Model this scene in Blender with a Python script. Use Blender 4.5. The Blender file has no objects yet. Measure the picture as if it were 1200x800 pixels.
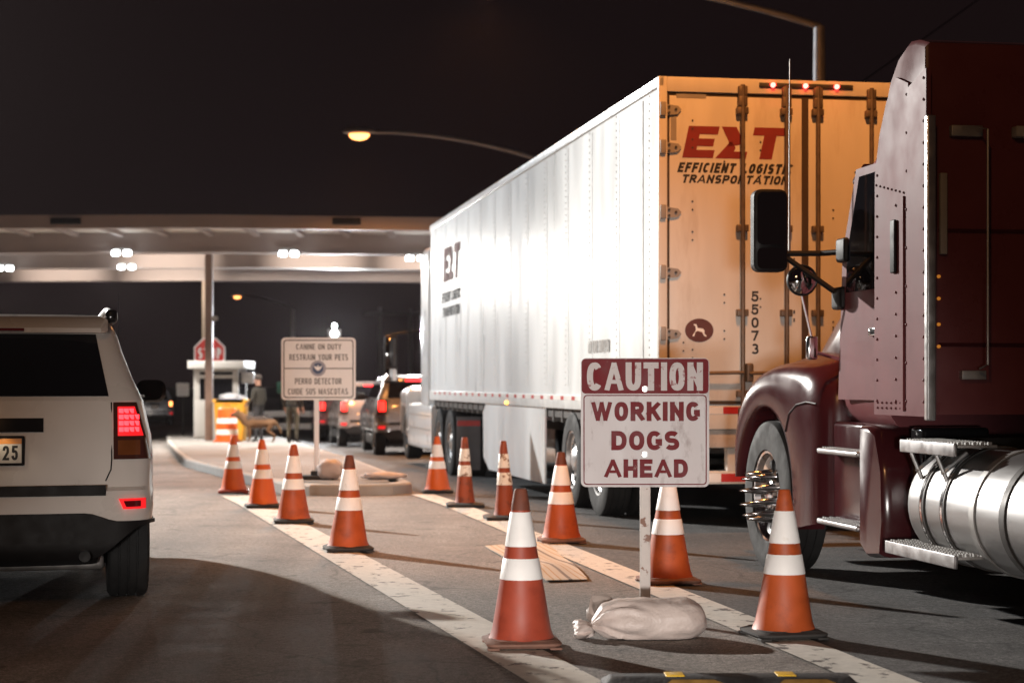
import bpy, bmesh, math, random
from mathutils import Vector, Matrix, noise
R = math.radians
random.seed(7)
S = bpy.context.scene
COL = S.collection

# ------------------------------------------------------------ camera
F, CX, HV, CH = 2190.0, 600.0, 449.0, 1.3          # focal length in photo pixels, centre column, horizon row, eye height
cam = bpy.data.cameras.new('camera'); camo = bpy.data.objects.new('camera', cam); COL.objects.link(camo)
camo.location = (0, 0, CH); camo.rotation_euler = (R(90), 0, 0)
cam.sensor_width = 36; cam.lens = F / 1200 * 36; cam.shift_y = (HV - 400) / 1200
cam.clip_end = 3000; cam.clip_start = .1
cam.dof.use_dof = True; cam.dof.focus_distance = 10.8; cam.dof.aperture_fstop = 2.8
S.camera = camo
# ------------------------------------------------------------ world (night sky), exposure
W = bpy.data.worlds.new('World'); S.world = W; W.use_nodes = True
nt = W.node_tree; nt.nodes.clear()
sky = nt.nodes.new('ShaderNodeTexSky'); sky.sky_type = 'NISHITA'; sky.sun_disc = False
sky.sun_elevation = R(-4); sky.sun_rotation = R(200)
b1 = nt.nodes.new('ShaderNodeBackground'); b1.inputs[1].default_value = .004
b2 = nt.nodes.new('ShaderNodeBackground'); b2.inputs[0].default_value = (.0075, .0042, .0044, 1); b2.inputs[1].default_value = 1
ad = nt.nodes.new('ShaderNodeAddShader'); wo = nt.nodes.new('ShaderNodeOutputWorld')
nt.links.new(sky.outputs[0], b1.inputs[0]); nt.links.new(b1.outputs[0], ad.inputs[0]); nt.links.new(b2.outputs[0], ad.inputs[1]); nt.links.new(ad.outputs[0], wo.inputs[0])
S.view_settings.view_transform = 'Standard'; S.view_settings.look = 'None'; S.view_settings.gamma = 1
S.view_settings.exposure = 0; S.view_settings.use_curve_mapping = False
S.render.engine = 'CYCLES'; S.cycles.use_denoising = True
S.cycles.sample_clamp_indirect = 3; S.cycles.max_bounces = 6; S.cycles.caustics_reflective = False; S.cycles.caustics_refractive = False
S.cycles.use_adaptive_sampling = False

# ------------------------------------------------------------ lamps of the place, and one added beam
SODIUM = (1, .39, .1); COOL = (.93, .97, 1); WARMW = (1, .94, .89)
def lamp(name, kind, loc, power, color, target=None, size=.15, cone=None, blend=.5):
    l = bpy.data.lights.new(name, kind); l.energy = power; l.color = color
    if kind in ('POINT', 'SPOT'): l.shadow_soft_size = size
    if kind == 'SPOT': l.spot_size = R(cone); l.spot_blend = blend
    if kind == 'AREA': l.size = size
    o = bpy.data.objects.new(name, l); COL.objects.link(o); o.location = loc
    if target is not None: o.rotation_euler = (Vector(target) - Vector(loc)).to_track_quat('-Z', 'Y').to_euler()
    return o
FLOOD = (-19.5, 36.5, 11.0)                        # floodlight mast left of the frame
lamp('mast_floodlight_beam', 'SPOT', FLOOD, 21000, COOL, (.4, 21.5, 1.0), .2, 70, .8)
lamp('mast_floodlight_beam', 'SPOT', (FLOOD[0] + .6, FLOOD[1], FLOOD[2]), 60000, (1, .93, .84), (-2.4, 15.5, 0), .2, 31, 1)  # second beam, added without a seen source to brighten the gore asphalt
lamp('sodium_lamp_near', 'SPOT', (2.2, 11.2, 8.2), 2200, (1, .36, .085), (3.5, 16.0, 2.6), .22, 98, .6)
lamp('sodium_lamp_behind', 'SPOT', (-2.2, -5, 8.3), 900, (1, .5, .2), (-2.2, 6, 0), .22, 150, .5)
lamp('queue_headlight', 'SPOT', (.1, -6.0, .8), 4500, WARMW, (.45, 14.0, .15), .3, 19, .8)
lamp('queue_headlight', 'SPOT', (-1.2, -6.0, .8), 4500, WARMW, (-.25, 14.0, .15), .3, 19, .8)
lamp('queue_headlight', 'SPOT', (-3.2, -7.0, .75), 470, (1, .87, .77), (-3.4, 11.0, .9), .07, 24, .8)

# ------------------------------------------------------------ helpers
TH = math.atan(378 / F); LX = 3.97                 # truck lane: its left wheel line is x = LX - tan(TH) * y
def gz(y): return -.0135 * min(max(y - 20, 0), 55)
def at(u, v, y): return Vector(((u - CX) / F * y, y, CH - (v - HV) / F * y))
def lane(y, t=0):                                  # ground point on the truck lane
    return Vector((LX - math.tan(TH) * y + t * math.cos(TH), y + t * math.sin(TH), gz(y)))

def mat(name, col, rough=.6, metal=0, var=.12, scale=8, bump=0, bscale=None, coat=0, col2=None, c2lo=.5, c2hi=.6, c2scale=3, spec=.5, stretch=(1,1,1), detail=6, rvar=.1):
    m = bpy.data.materials.new(name); m.use_nodes = True; n = m.node_tree; L = n.links.new
    p = n.nodes['Principled BSDF']
    p.inputs['Roughness'].default_value = rough; p.inputs['Metallic'].default_value = metal
    p.inputs['Specular IOR Level'].default_value = spec
    if coat: p.inputs['Coat Weight'].default_value = coat; p.inputs['Coat Roughness'].default_value = .06
    tc = n.nodes.new('ShaderNodeTexCoord'); mp = n.nodes.new('ShaderNodeMapping'); mp.inputs['Scale'].default_value = stretch
    oi = n.nodes.new('ShaderNodeObjectInfo'); om = n.nodes.new('ShaderNodeMath'); om.operation = 'MULTIPLY'; om.inputs[1].default_value = 37; L(oi.outputs['Random'], om.inputs[0]); L(om.outputs[0], mp.inputs['Location'])
    L(tc.outputs['Object'], mp.inputs[0])
    nz = n.nodes.new('ShaderNodeTexNoise'); nz.inputs['Scale'].default_value = scale; nz.inputs['Detail'].default_value = detail; L(mp.outputs[0], nz.inputs['Vector'])
    mr = n.nodes.new('ShaderNodeMapRange'); mr.inputs[1].default_value = .3; mr.inputs[2].default_value = .7; mr.inputs[3].default_value = 1 - var; mr.inputs[4].default_value = 1 + var
    L(nz.outputs['Fac'], mr.inputs[0])
    vm = n.nodes.new('ShaderNodeVectorMath'); vm.operation = 'SCALE'; vm.inputs[0].default_value = col[:3]; L(mr.outputs[0], vm.inputs['Scale'])
    out = vm.outputs[0]
    if col2:
        n2 = n.nodes.new('ShaderNodeTexNoise'); n2.inputs['Scale'].default_value = c2scale; n2.inputs['Detail'].default_value = 9; n2.inputs['Roughness'].default_value = .65; L(mp.outputs[0], n2.inputs['Vector'])
        r2 = n.nodes.new('ShaderNodeMapRange'); r2.inputs[1].default_value = c2lo; r2.inputs[2].default_value = c2hi; L(n2.outputs['Fac'], r2.inputs[0])
        mx = n.nodes.new('ShaderNodeMix'); mx.data_type = 'RGBA'; mx.inputs[7].default_value = (*col2, 1); L(r2.outputs[0], mx.inputs[0]); L(out, mx.inputs[6]); out = mx.outputs[2]
    L(out, p.inputs['Base Color'])
    if rvar:
        rr = n.nodes.new('ShaderNodeMapRange'); rr.inputs[1].default_value = .3; rr.inputs[2].default_value = .7
        rr.inputs[3].default_value = max(0, rough - rvar); rr.inputs[4].default_value = min(1, rough + rvar); L(nz.outputs['Fac'], rr.inputs[0]); L(rr.outputs[0], p.inputs['Roughness'])
    if bump:
        nb = n.nodes.new('ShaderNodeTexNoise'); nb.inputs['Scale'].default_value = bscale or scale * 4; nb.inputs['Detail'].default_value = 4; L(mp.outputs[0], nb.inputs['Vector'])
        bp = n.nodes.new('ShaderNodeBump'); bp.inputs['Strength'].default_value = bump; bp.inputs['Distance'].default_value = .01; L(nb.outputs['Fac'], bp.inputs['Height']); L(bp.outputs[0], p.inputs['Normal'])
    return m
def emit(name, col, strength, base=(.3, .3, .3)):
    m = bpy.data.materials.new(name); m.use_nodes = True; p = m.node_tree.nodes['Principled BSDF']
    p.inputs['Base Color'].default_value = (*base, 1); p.inputs['Emission Color'].default_value = (*col, 1); p.inputs['Emission Strength'].default_value = strength
    return m
def glassy(name, col, rough=.05):
    m = bpy.data.materials.new(name); m.use_nodes = True; p = m.node_tree.nodes['Principled BSDF']
    p.inputs['Base Color'].default_value = (*col, 1); p.inputs['Roughness'].default_value = rough; p.inputs['Specular IOR Level'].default_value = .6
    return m

class MB:
    def __init__(s): s.bm = bmesh.new()
    def box(s, c, size, rz=0, rot=None, bev=0):
        b = bmesh.new(); bmesh.ops.create_cube(b, size=1)
        bmesh.ops.scale(b, vec=size, verts=b.verts)
        if bev: bmesh.ops.bevel(b, geom=b.edges[:], offset=min(bev, min(size) * .45), segments=3, profile=.5, affect='EDGES')
        M = Matrix.Translation(c) @ (rot if rot is not None else Matrix.Rotation(rz, 4, 'Z'))
        bmesh.ops.transform(b, matrix=M, verts=b.verts); s.add(b); return s
    def add(s, b):
        t = bpy.data.meshes.new('t'); b.to_mesh(t); b.free(); s.bm.from_mesh(t); bpy.data.meshes.remove(t)
    def bb(s, x0, x1, y0, y1, z0, z1, bev=0): return s.box(((x0+x1)/2, (y0+y1)/2, (z0+z1)/2), (abs(x1-x0), abs(y1-y0), abs(z1-z0)), bev=bev)
    def rings(s, rings, closed=True, cap=True):
        vs = [[s.bm.verts.new(p) for p in r] for r in rings]; n = len(vs[0])
        for a, b in zip(vs, vs[1:]):
            for i in range(n if closed else n - 1):
                j = (i + 1) % n
                try: s.bm.faces.new((a[i], a[j], b[j], b[i]))
                except ValueError: pass
        if cap and closed:
            for r in (vs[0], vs[-1]):
                try: s.bm.faces.new(r)
                except ValueError: pass
        return s
    def tube(s, pts, r, n=10, cap=True):
        pts = [Vector(p) for p in pts]; rs = r if isinstance(r, (list, tuple)) else [r] * len(pts); out = []
        up = None
        for i, p in enumerate(pts):
            d = (pts[min(i+1, len(pts)-1)] - pts[max(i-1, 0)]).normalized()
            a = Vector((0, 0, 1)) if abs(d.z) < .9 else Vector((1, 0, 0))
            x = d.cross(a).normalized() if up is None else (up - d * up.dot(d)).normalized()
            up = x; y = d.cross(x)
            out.append([p + (x * math.cos(k*2*math.pi/n) + y * math.sin(k*2*math.pi/n)) * rs[i] for k in range(n)])
        return s.rings(out, True, cap)
    def lathe(s, prof, c=(0, 0, 0), axis='Z', n=32, cap=True):     # prof: (radius, height)
        c = Vector(c); out = []
        for r, h in prof:
            ring = []
            for k in range(n):
                a = k * 2 * math.pi / n; q = (r * math.cos(a), r * math.sin(a), h)
                ring.append(c + Vector(q if axis == 'Z' else ((h, q[0], q[1]) if axis == 'X' else (q[0], h, q[1]))))
            out.append(ring)
        return s.rings(out, True, cap)
    def prism(s, poly, d, f):                                      # poly of 2D points, extruded between d[0], d[1] through f(a, b, depth)
        return s.rings([[f(a, b, dd) for a, b in poly] for dd in d])
    def build(s, name, m, parent=None, smooth=40, loc=None, rz=None):
        bm = s.bm
        bmesh.ops.recalc_face_normals(bm, faces=bm.faces)
        me = bpy.data.meshes.new(name); bm.to_mesh(me); bm.free()
        for q in (m if isinstance(m, (list, tuple)) else [m]): me.materials.append(q)
        if smooth:
            me.polygons.foreach_set('use_smooth', [True] * len(me.polygons)); me.set_sharp_from_angle(angle=R(smooth))
        o = bpy.data.objects.new(name, me); COL.objects.link(o)
        if parent is not None: o.parent = parent
        if loc is not None: o.location = loc
        if rz is not None: o.rotation_euler.z = rz
        return o
def tag(o, label=None, cat=None, group=None, kind=None):
    if label: o['label'] = label
    if cat: o['category'] = cat
    if group: o['group'] = group
    if kind: o['kind'] = kind
    return o
def thing(name, label, cat, loc, rz=0, group=None):
    o = bpy.data.objects.new(name, None); COL.objects.link(o); o.location = loc; o.rotation_euler.z = rz; o.empty_display_size = .2
    return tag(o, label, cat, group)
def copy_tree(o, parent=None):
    c = o.copy(); COL.objects.link(c)
    if parent is not None: c.parent = parent
    for ch in list(o.children): copy_tree(ch, c)
    return c
def rrect(x0, x1, y0, y1, r, n=5):
    out = []
    for cx, cy, a0 in ((x1-r, y0+r, -90), (x1-r, y1-r, 0), (x0+r, y1-r, 90), (x0+r, y0+r, 180)):
        for k in range(n + 1): a = R(a0 + 90 * k / n); out.append((cx + r * math.cos(a), cy + r * math.sin(a)))
    return out
def arc(cx, cy, rx, ry, a0, a1, n=10):
    sg = lambda q: math.copysign(abs(q)**.86, q)
    return [(cx + rx*sg(math.cos(R(a0 + (a1-a0)*k/n))), cy + ry*sg(math.sin(R(a0 + (a1-a0)*k/n)))) for k in range(n + 1)]
# letters as centre lines in a unit cell: (relative width, [(points, closed, lengthen the ends)])
GL = {
 'A': (1.3, [([(-.02, 0), (.46, 1)], 0, 1, .85), ([(.54, 1), (1.02, 0)], 0, 1, .85), ([(.25, .26), (.75, .26)], 0, 0, .62)]),
 'C': (1, [(arc(.5, .5, .5, .5, 42, 318, 24), 0, 0)]),
 'D': (1, [([(0, 0), (0, 1)] + arc(.4, .5, .6, .5, 90, -90, 16), 1, 0)]),
 'E': (.86, [([(1, 1), (0, 1), (0, 0), (1, 0)], 0, 1), ([(0, .52), (.85, .52)], 0, 1)]),
 'F': (.82, [([(1, 1), (0, 1), (0, 0)], 0, 1), ([(0, .5), (.85, .5)], 0, 1)]),
 'G': (1, [(arc(.5, .5, .5, .5, 42, 318, 24), 0, 0), ([(1, .14), (1, .44), (.6, .44)], 0, 0)]),
 'H': (1, [([(0, 0), (0, 1)], 0, 1), ([(1, 0), (1, 1)], 0, 1), ([(0, .5), (1, .5)], 0, 0)]),
 'I': (0, [([(.5, 0), (.5, 1)], 0, 1)]),
 'K': (1, [([(0, 0), (0, 1)], 0, 1), ([(.95, 1), (0, .36)], 0, 1), ([(.36, .62), (1, 0)], 0, 1)]),
 'L': (.8, [([(0, 1), (0, 0), (1, 0)], 0, 1)]),
 'M': (1.35, [([(0, 0), (0, 1)], 0, 1), ([(1, 0), (1, 1)], 0, 1), ([(0, 1), (.5, .1), (1, 1)], 0, 0, .8)]),
 'N': (1, [([(0, 0), (0, 1)], 0, 1), ([(1, 0), (1, 1)], 0, 1), ([(0, 1), (1, 0)], 0, 0, .85)]),
 'O': (1, [(arc(.5, .5, .5, .5, 0, 345, 23), 1, 0)]),
 'P': (.95, [([(0, 0), (0, 1)] + arc(.55, .72, .45, .28, 90, -90, 10) + [(.2, .44)], 0, 2)]),
 'Q': (1, [(arc(.5, .5, .5, .5, 0, 345, 23), 1, 0), ([(.6, .3), (1, -.05)], 0, 1)]),
 'R': (1, [([(0, 0), (0, 1)] + arc(.5, .74, .45, .26, 90, -90, 10) + [(.2, .48)], 0, 2), ([(.5, .48), (1, 0)], 0, 1)]),
 'S': (.95, [(arc(.5, .75, .48, .25, 30, 270, 14)[:-1] + [(.5, .5)] + arc(.5, .25, .5, .25, 80, -150, 14), 0, 0)]),
 'T': (.95, [([(0, 1), (1, 1)], 0, 1), ([(.5, 1), (.5, 0)], 0, 1)]),
 'U': (1, [([(0, 1)] + arc(.5, .38, .5, .38, 180, 360, 14) + [(1, 1)], 0, 1)]),
 'W': (1.8, [([(0, 1), (.24, 0)], 0, 1, .85), ([(.28, 0), (.48, 1)], 0, 1, .8), ([(.52, 1), (.72, 0)], 0, 1, .8), ([(.76, 0), (1, 1)], 0, 1, .85)]),
 'Y': (1, [([(0, 1), (.5, .45), (1, 1)], 0, 1), ([(.5, .45), (.5, 0)], 0, 1)]),
 '0': (.85, [(arc(.5, .5, .5, .5, 0, 345, 23), 1, 0)]),
 '2': (.85, [(arc(.5, .7, .48, .3, 165, -30, 12) + [(0, 0), (1, 0)], 0, 1)]),
 '3': (.85, [(arc(.48, .76, .42, .24, 150, -80, 12) + [(.45, .52)], 0, 0), ([(.45, .52)] + arc(.48, .26, .5, .26, 80, -155, 12), 0, 0)]),
 '5': (.85, [([(.92, 1), (.12, 1), (.06, .52)] + arc(.46, .32, .5, .32, 130, -155, 14), 0, 1)]),
 '7': (.85, [([(0, 1), (1, 1), (.35, 0)], 0, 1)]),
 ' ': (.45, [])}
def text(body, box, fn, m, parent, name='lettering', weight=.2, shear=0, gap=.16, depth=.0012):
    """raised block lettering fitted to box=(a0,a1,b0,b1); fn(a,b,d) places it in 3D"""
    a0, a1, z0, z1 = box; H = z1 - z0; T = weight * H; ws = [GL[c][0] for c in body]
    g = gap * H; lead = shear * H
    unit = ((a1 - a0 - lead) - T*len(body) - g*(len(body) - 1)) / max(sum(ws), .01)
    b = MB(); x = a0; n = 0
    for c, w in zip(body, ws):
        W_ = w * unit
        for stroke in GL[c][1]:
            pts, closed, ext = stroke[:3]; Ts = T*(stroke[3] if len(stroke) > 3 else 1)
            P = [Vector((x + T/2 + (p*W_ if w else 0), z0 + T/2 + q*(H - T))) for p, q in pts]
            P = [p for k, p in enumerate(P) if k == 0 or (p - P[k-1]).length > 1e-6]
            if ext and not closed:
                P[0] = P[0] - (P[1] - P[0]).normalized()*T/2
                if ext == 1: P[-1] = P[-1] + (P[-1] - P[-2]).normalized()*T/2
                for k in (0, -1): P[k].y = min(max(P[k].y, z0), z1)
            rings = []; N = len(P)
            for k in range(N):
                d0 = P[k] - P[k-1] if (k or closed) else P[1] - P[0]; d1 = P[(k+1) % N] - P[k] if (k < N-1 or closed) else P[-1] - P[-2]
                d0.normalize(); d1.normalize(); n0 = Vector((-d0.y, d0.x)); n1 = Vector((-d1.y, d1.x)); mm = n0 + n1
                if mm.length < .35: mm = n1.copy()
                mm.normalize(); o = mm * (Ts/2 / max(mm.dot(n1), .55))
                e = n*.00012; rings.append([(P[k] + o, 0), (P[k] - o, 0), (P[k] - o, depth + e), (P[k] + o, depth + e)])
            R3 = [[fn(q.x + (min(max(q.y, z0), z1) - z0)*shear, min(max(q.y, z0), z1), d) for q, d in r] for r in rings]
            if closed: R3.append(R3[0])
            b.rings(R3, True, not closed); n += 1
        x += W_ + T + g
    bmesh.ops.remove_doubles(b.bm, verts=b.bm.verts, dist=1e-7)
    return b.build(name, m, parent, smooth=0)

# ------------------------------------------------------------ materials
def asphalt(name, c, patch):
    m = mat(name, c, .85, 0, .22, 3.0, .5, 180, col2=patch, c2lo=.5, c2hi=.66, c2scale=.55, detail=12)
    n = m.node_tree; L = n.links.new; p = n.nodes['Principled BSDF']; src = p.inputs['Base Color'].links[0].from_socket
    tc = [x for x in n.nodes if x.type == 'TEX_COORD'][0]
    sp = n.nodes.new('ShaderNodeTexNoise'); sp.inputs['Scale'].default_value = 95; sp.inputs['Detail'].default_value = 3; L(tc.outputs['Object'], sp.inputs['Vector'])
    mr = n.nodes.new('ShaderNodeMapRange'); mr.inputs[1].default_value = .32; mr.inputs[2].default_value = .68; mr.inputs[3].default_value = .5; mr.inputs[4].default_value = 1.5; L(sp.outputs['Fac'], mr.inputs[0])
    vm = n.nodes.new('ShaderNodeVectorMath'); vm.operation = 'SCALE'; L(src, vm.inputs[0])
    s3 = n.nodes.new('ShaderNodeTexNoise'); s3.inputs['Scale'].default_value = 26; s3.inputs['Detail'].default_value = 6; s3.inputs['Roughness'].default_value = .75; L(tc.outputs['Object'], s3.inputs['Vector'])
    m3 = n.nodes.new('ShaderNodeMapRange'); m3.inputs[1].default_value = .36; m3.inputs[2].default_value = .66; m3.inputs[3].default_value = .5; m3.inputs[4].default_value = 1.5; L(s3.outputs['Fac'], m3.inputs[0])
    mm = n.nodes.new('ShaderNodeMath'); mm.operation = 'MULTIPLY'; L(mr.outputs[0], mm.inputs[0]); L(m3.outputs[0], mm.inputs[1]); L(mm.outputs[0], vm.inputs['Scale'])
    # fine cracks
    wz = n.nodes.new('ShaderNodeTexNoise'); wz.inputs['Scale'].default_value = 1.3; L(tc.outputs['Object'], wz.inputs['Vector'])
    va = n.nodes.new('ShaderNodeVectorMath'); va.operation = 'ADD'; L(tc.outputs['Object'], va.inputs[0]); L(wz.outputs['Color'], va.inputs[1])
    vo = n.nodes.new('ShaderNodeTexVoronoi'); vo.feature = 'DISTANCE_TO_EDGE'; vo.inputs['Scale'].default_value = .33; L(va.outputs[0], vo.inputs['Vector'])
    cr = n.nodes.new('ShaderNodeMapRange'); cr.inputs[1].default_value = .001; cr.inputs[2].default_value = .006; cr.inputs[3].default_value = .6; cr.inputs[4].default_value = 1; L(vo.outputs['Distance'], cr.inputs[0])
    v2 = n.nodes.new('ShaderNodeVectorMath'); v2.operation = 'SCALE'; L(vm.outputs[0], v2.inputs[0]); L(cr.outputs[0], v2.inputs['Scale'])
    st = n.nodes.new('ShaderNodeTexNoise'); st.inputs['Scale'].default_value = 3.1; st.inputs['Detail'].default_value = 3; L(tc.outputs['Object'], st.inputs['Vector'])
    sr = n.nodes.new('ShaderNodeMapRange'); sr.inputs[1].default_value = .645; sr.inputs[2].default_value = .7; sr.inputs[3].default_value = 1; sr.inputs[4].default_value = .5; L(st.outputs['Fac'], sr.inputs[0])
    tk = n.nodes.new('ShaderNodeTexNoise'); tk.inputs['Scale'].default_value = 1; tk.inputs['Detail'].default_value = 4; tm = n.nodes.new('ShaderNodeMapping'); tm.inputs['Scale'].default_value = (1.5, .05, 1); tm.inputs['Rotation'].default_value = (0, 0, R(-12)); L(tc.outputs['Object'], tm.inputs[0]); L(tm.outputs[0], tk.inputs['Vector'])
    tr = n.nodes.new('ShaderNodeMapRange'); tr.inputs[1].default_value = .35; tr.inputs[2].default_value = .65; tr.inputs[3].default_value = .76; tr.inputs[4].default_value = 1.16; L(tk.outputs['Fac'], tr.inputs[0])
    ml = n.nodes.new('ShaderNodeMath'); ml.operation = 'MULTIPLY'; L(sr.outputs[0], ml.inputs[0]); L(tr.outputs[0], ml.inputs[1])
    v4 = n.nodes.new('ShaderNodeVectorMath'); v4.operation = 'SCALE'; L(v2.outputs[0], v4.inputs[0]); L(ml.outputs[0], v4.inputs['Scale'])
    L(v4.outputs[0], p.inputs['Base Color']); return m
A_LIGHT = asphalt('asphalt_worn', (.235, .208, .188), (.15, .132, .119))
A_DARK = asphalt('asphalt_truck_lane', (.085, .082, .082), (.055, .055, .057))
M_EARTH = mat('bare_earth', (.05, .042, .036), .95, 0, .3, .5)
M_CONC = mat('pale_concrete', (.42, .4, .37), .85, 0, .12, 4, .25, 60, col2=(.27, .25, .23), c2lo=.5, c2hi=.75, c2scale=2)
M_LINE = mat('worn_road_paint', (.62, .58, .52), .75, 0, .1, 20, .3, 120, col2=(.12, .105, .095), c2lo=.575, c2hi=.625, c2scale=9)
M_WHITEP = mat('white_trailer_paint', (.78, .8, .8), .35, 0, .04, 2, col2=(.6, .6, .58), c2lo=.6, c2hi=.9, c2scale=1.2, stretch=(1, 1, .25))
M_DOORP = mat('grimy_white_door_paint', (.66, .63, .58), .42, 0, .06, 3, col2=(.44, .37, .3), c2lo=.56, c2hi=.85, c2scale=2.2, stretch=(1.6, 1, .3))
M_ALU = mat('aluminium', (.62, .62, .62), .36, .9, .1, 12)
M_STEEL = mat('galvanised_steel', (.36, .35, .34), .5, .7, .15, 15)
M_DSTEEL = mat('dark_steel', (.06, .055, .052), .55, .4, .2, 14)
M_ROD = mat('grimy_lock_rod', (.17, .13, .1), .5, .5, .2, 14)
M_CHROME = mat('chrome', (.75, .75, .76), .12, 1, .05, 6, rvar=.05)
M_SPIKE = mat('dark_chrome', (.3, .29, .29), .16, 1, .05, 6, rvar=.04)
M_STEPM = mat('dull_step_aluminium', (.3, .29, .29), .45, .9, .12, 14)
M_BRUSH = mat('polished_tank_aluminium', (.33, .325, .325), .42, 1, .08, 14, stretch=(1, .1, 1), rvar=.06)
M_RUBBER = mat('tyre_rubber', (.012, .0115, .0115), .8, 0, .25, 10, .2, 80)
M_BLACK = mat('black_plastic', (.009, .0085, .009), .55, 0, .06, 12, spec=.25)
M_GLOSSB = mat('gloss_black', (.01, .01, .011), .12, 0, .1, 5, rvar=.04)
M_GLASS = glassy('dark_window_glass', (.006, .006, .008))
M_MIRROR = mat('mirror_glass', (.55, .55, .55), .03, 1, .02, 4, rvar=0)
M_MAROON = mat('maroon_paint', (.05, .0095, .012), .2, 0, .06, 5, coat=0, rvar=.04, spec=.4)
M_MAROON_LIT = mat('maroon_panel_paint', (.17, .048, .053), .5, 0, .1, 5, spec=.12, rvar=.07, col2=(.12, .038, .042), c2lo=.45, c2hi=.85, c2scale=1.6)  # lighter copy of the truck's maroon: floodlit look put into the colour
M_CARW = mat('white_car_paint', (.68, .64, .6), .3, 0, .03, 3, coat=.8, col2=(.52, .48, .44), c2lo=.6, c2hi=.9, c2scale=2.5)
M_RED = mat('dark_red_print', (.23, .02, .022), .6, 0, .12, 8)
M_INK = mat('black_print', (.02, .018, .018), .6, 0, .1, 8)
M_GREYV = mat('grey_vinyl', (.3, .28, .26), .6, 0, .1, 8)
M_TAPER = mat('red_reflective_tape', (.5, .03, .025), .4, 0, .1, 10)
M_TAPEW = mat('white_reflective_tape', (.8, .78, .75), .4, 0, .06, 10)
M_BAND = mat('cone_reflective_band', (.93, .92, .9), .45, 0, .03, 14, col2=(.7, .66, .6), c2lo=.62, c2hi=.75, c2scale=9)
M_BANDD = mat('scuffed_reflective_band', (.82, .78, .7), .5, 0, .08, 14, col2=(.22, .12, .07), c2lo=.54, c2hi=.6, c2scale=22)
M_ORANGE = mat('cone_orange', (.45, .08, .016), .55, 0, .14, 6, col2=(.24, .042, .012), c2lo=.5, c2hi=.75, c2scale=7)
M_ORANGEB = mat('fresh_cone_orange', (.7, .115, .01), .5, 0, .08, 6)
M_ORANGER = mat('reddish_cone_orange', (.36, .058, .028), .5, 0, .14, 6, col2=(.22, .036, .02), c2lo=.5, c2hi=.75, c2scale=7)
M_ORANGED = mat('grimy_cone_orange', (.3, .055, .015), .6, 0, .15, 6, col2=(.11, .03, .015), c2lo=.5, c2hi=.7, c2scale=8)
M_SOOT = mat('sooty_cone_tip', (.15, .042, .022), .7, 0, .25, 20)
M_CBASE = mat('cone_base_rubber', (.035, .032, .03), .8, 0, .25, 18, .3, 60)
M_CBASEB = mat('dusty_cone_base', (.2, .1, .07), .8, 0, .2, 18, .3, 60)
M_TL = emit('brake_light', (1, .022, .03), 6, (.4, .01, .01))
M_TLDIM = emit('tail_light_glow', (1, .015, .02), .9, (.35, .01, .01))
M_LENS = mat('tail_lens_red', (.13, .006, .008), .15, 0, .05, 4, rvar=.03)
M_LENSD = mat('tail_lens_smoked', (.06, .02, .014), .15, 0, .05, 4, rvar=.03)
M_MARK = emit('red_marker_lamp', (1, .05, .04), 22, (.4, .01, .01))
M_AMBER = emit('amber_marker_lamp', (1, .42, .05), 8, (.5, .2, .02))
M_LED = emit('white_floodlight', (.93, .97, 1), 22)
M_LEDBIG = emit('tower_floodlight', (.85, .93, 1), 420)
M_SOD = emit('sodium_lamp', (1, .36, .1), 5.5)

def tape_mat(name, axis, period, gap):
    m = mat(name, (.8, .78, .75), .4, 0, .06, 10); n = m.node_tree; L = n.links.new; p = n.nodes['Principled BSDF']
    src = p.inputs['Base Color'].links[0].from_socket; tc = [x for x in n.nodes if x.type == 'TEX_COORD'][0]
    sx = n.nodes.new('ShaderNodeSeparateXYZ'); L(tc.outputs['Object'], sx.inputs[0])
    f = n.nodes.new('ShaderNodeMath'); f.operation = 'DIVIDE'; f.inputs[1].default_value = period; L(sx.outputs[axis], f.inputs[0])
    g = n.nodes.new('ShaderNodeMath'); g.operation = 'FRACT'; L(f.outputs[0], g.inputs[0])
    h = n.nodes.new('ShaderNodeMath'); h.operation = 'LESS_THAN'; h.inputs[1].default_value = gap; L(g.outputs[0], h.inputs[0])
    mx = n.nodes.new('ShaderNodeMix'); mx.data_type = 'RGBA'; mx.inputs[7].default_value = (.5, .03, .025, 1); L(h.outputs[0], mx.inputs[0]); L(src, mx.inputs[6]); L(mx.outputs[2], p.inputs['Base Color']); return m
TAPE_X = tape_mat('red_white_tape_rear', 0, .56, .5); TAPE_Y = tape_mat('red_white_tape_side', 1, .58, .3)

# ------------------------------------------------------------ the setting
YB = [-60, 8, 14, 20, 26, 32, 40, 50, 60, 75, 120, 900]
def strip(name, fl, fr, y0, y1, z, m, **k):
    ys = [y0] + [y for y in YB if y0 < y < y1] + [y1]; b = MB()
    rows = [[(fl(y), y, gz(y) + z), (fr(y), y, gz(y) + z)] for y in ys]
    b.rings(rows, closed=False, cap=False); o = b.build(name, m, smooth=0)
    return tag(o, **k)
strip('ground', lambda y: -700, lambda y: 700, -60, 900, -.012, M_EARTH, kind='structure')
strip('roadway', lambda y: -34 - .1 * y, lambda y: 20 - .17 * y, -55, 260, 0, A_LIGHT, kind='structure')
RL = lambda y: 1.0 - .19 * (y - 11.4)              # centre of the right-hand gore line
LL = lambda y: -1.255 - .252 * (y - 14)            # centre of the left-hand gore line
strip('truck_lane', lambda y: RL(y) + .05, lambda y: RL(y) + 5.4, -50, 90, .004, A_DARK, kind='structure')
def line(cen, w, y0, y1): return strip('painted_line', lambda y: cen(y) - w/2, lambda y: cen(y) + w/2, y0, y1, .009, M_LINE, kind='structure')
line(LL, .33, -20, 21.9); line(RL, .27, -20, 22.3)
line(lambda y: -9.6 - .235 * (y - 14), .16, -20, 110)
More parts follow.
